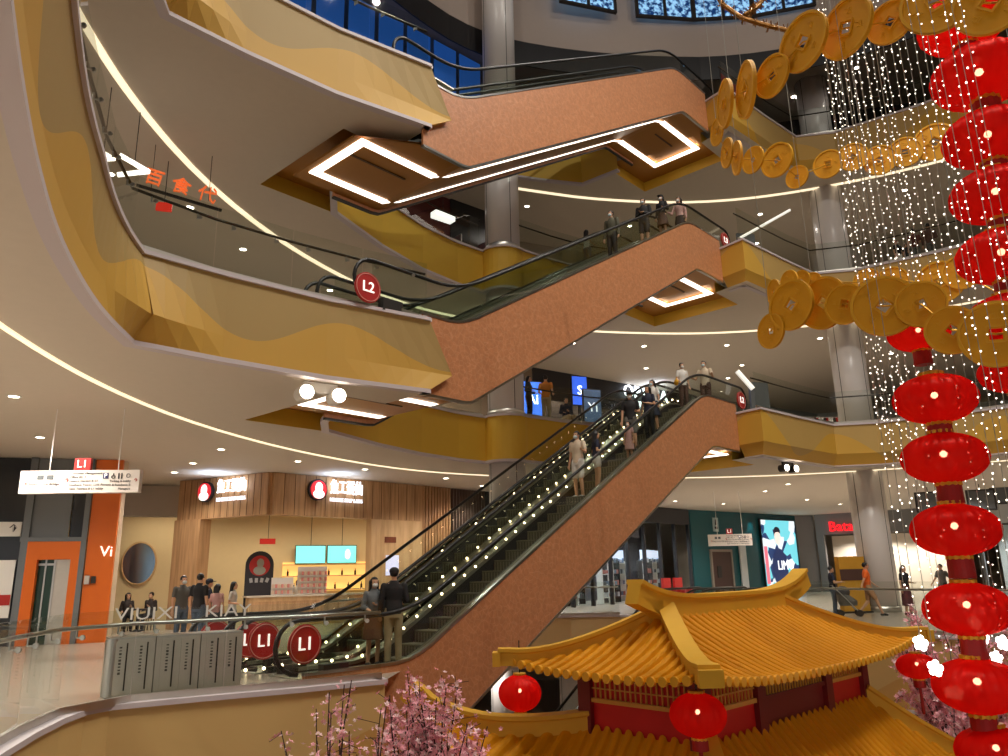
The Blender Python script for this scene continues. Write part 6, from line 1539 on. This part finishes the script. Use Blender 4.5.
person('person in white top with long hair at the right end of the queue', stand(233, 600, 21.2, 0), 1.6, 1.6, WHT, NAVY, arms=('bent', 'down'), hair='long', female=True, vox=.015, group=LSG)
person('person in black with black cap serving behind the noodle counter', stand(313, 580, 31.0, 0), .6, 1.72, BLK, BLK, arms=('bent', 'bent'), cap=BLK, mask=MASKB, vox=.016, group='noodle shop staff')
person('person in white shirt and dark apron at the noodle counter, half hidden', stand(298, 585, 30.8, 0), .3, 1.6, WHT, BLK, arms=('bent', 'down'), hair='bob', mask=MASKW, female=True, vox=.016, group='noodle shop staff')
# seated pair with table and stools
for x, lb, f in ((128, 'person in dark top with long hair seated at left under the oval mirror', True), (151, 'person in black seated at right under the oval mirror, hand raised', False)):
    q = stand(x, 600, 27.6, 0); person(lb, q, .6 if f else -.3, 1.7, cl('dark_brown', (54, 44, 40)), BLK, pose='sit', arms=('bent', 'phone'), hair='long' if f else 'short', sleeves='long', female=f, vox=.015, group='seated guests under the oval mirror')
    t = thing('stool', f'wooden stool under the {"left" if f else "right"} guest below the oval mirror', 'stool', (q[0], q[1] + .05, 0), 0, 'stools under the seated guests'); MB().lathe([(.19, .38), (.19, .43)], 16).build('seat', WOOD, t)
    for k in range(4): a = k * pi / 2 + .8; MB().tube([(.16 * cos(a), .16 * sin(a), 0), (.12 * cos(a), .12 * sin(a), .38)], .018, 6).build('leg', DARK, t)
q = stand(140, 600, 27.2, 0); t = thing('cafe_table', 'small dark table between the two seated guests', 'table', (q[0], q[1], 0)); MB().box((0, 0, .72), (.6, .5, .04)).build('top', DARK, t); MB().lathe([(.03, 0.02), (.03, .71)], 10).build('post', DARK, t); MB().lathe([(.22, 0), (.22, .02)], 16).build('base', DARK, t)
RG = 'passers-by on the right of the lowest floor'
person('person in orange tee and tan shorts striding past the white column', stand(868, 590, 26.9, 0), 1.35, 1.78, ORG, cl('tan_shorts', (176, 132, 96)), pose='walk', arms=('swing_b', 'swing_f'), legs_='shorts', vox=.013, group=RG)
person('person in dark blue pushing a stroller, left of the orange tee', stand(833, 590, 27.6, 0), 1.3, 1.68, NAVY, JEAN, arms=('rail', 'rail'), vox=.015, group=RG)
person('person in black floral dress behind the string lights at the right', stand(906, 590, 27.2, 0), .4, 1.66, BLK, cl('floral', (88, 44, 50)), arms=('down', 'bent'), hair='bob', female=True, skirt='long', vox=.015, group=RG)
person('person in grey walking behind the lower lanterns', stand(943, 585, 30.5, 0), -1.2, 1.68, GRY, BLK, pose='walk', arms=('swing_f', 'swing_b'), vox=.016, group=RG)
q = stand(848, 600, 27.2, 0); t = thing('stroller', 'grey baby stroller pushed beside the orange-shirted walker', 'stroller', q, 1.3)
for s in (-.24, .24):
    for y in (-.3, .3): MB().lathe([(.001, -.02), (.11, -.02), (.11, .02), (.001, .02)], 16, (s, y, .11), 'X').build('wheel', DARK, t)
    MB().tube([(s, -.3, .12), (s, .1, .6), (s, .48, 1.02)], .016, 6).build('frame_side', CHROME, t)
MB().tube([(-.24, .48, 1.02), (.24, .48, 1.02)], .02, 6).build('push_bar', DARK, t)
mb = MB(); loft(mb, [(.35, .2, .28, 0, 0), (.5, .22, .32, 0, .02), (.72, .2, .2, 0, .16)]); mb.build('seat', GRY, t); mb = MB(); mb.ball((0, .14, .8), (.22, .24, .2), 12, 8); mb.build('hood', cl('hood', (60, 60, 66)), t)
q = stand(851, 575, 29.2, 0); t = thing('yellow_standee', 'yellow promotional stand with a brown band left of the white column', 'stand', q, .1); MB().box((0, 0, 1.0), (1.0, .3, 2.0)).build('body', cl('standee_yellow', (206, 150, 44)), t); MB().box((0, -.16, 1.35), (1.0, .02, .4)).build('band', BRN, t); MB().box((0, 0, .03), (1.1, .5, .06)).build('foot', DARK, t)
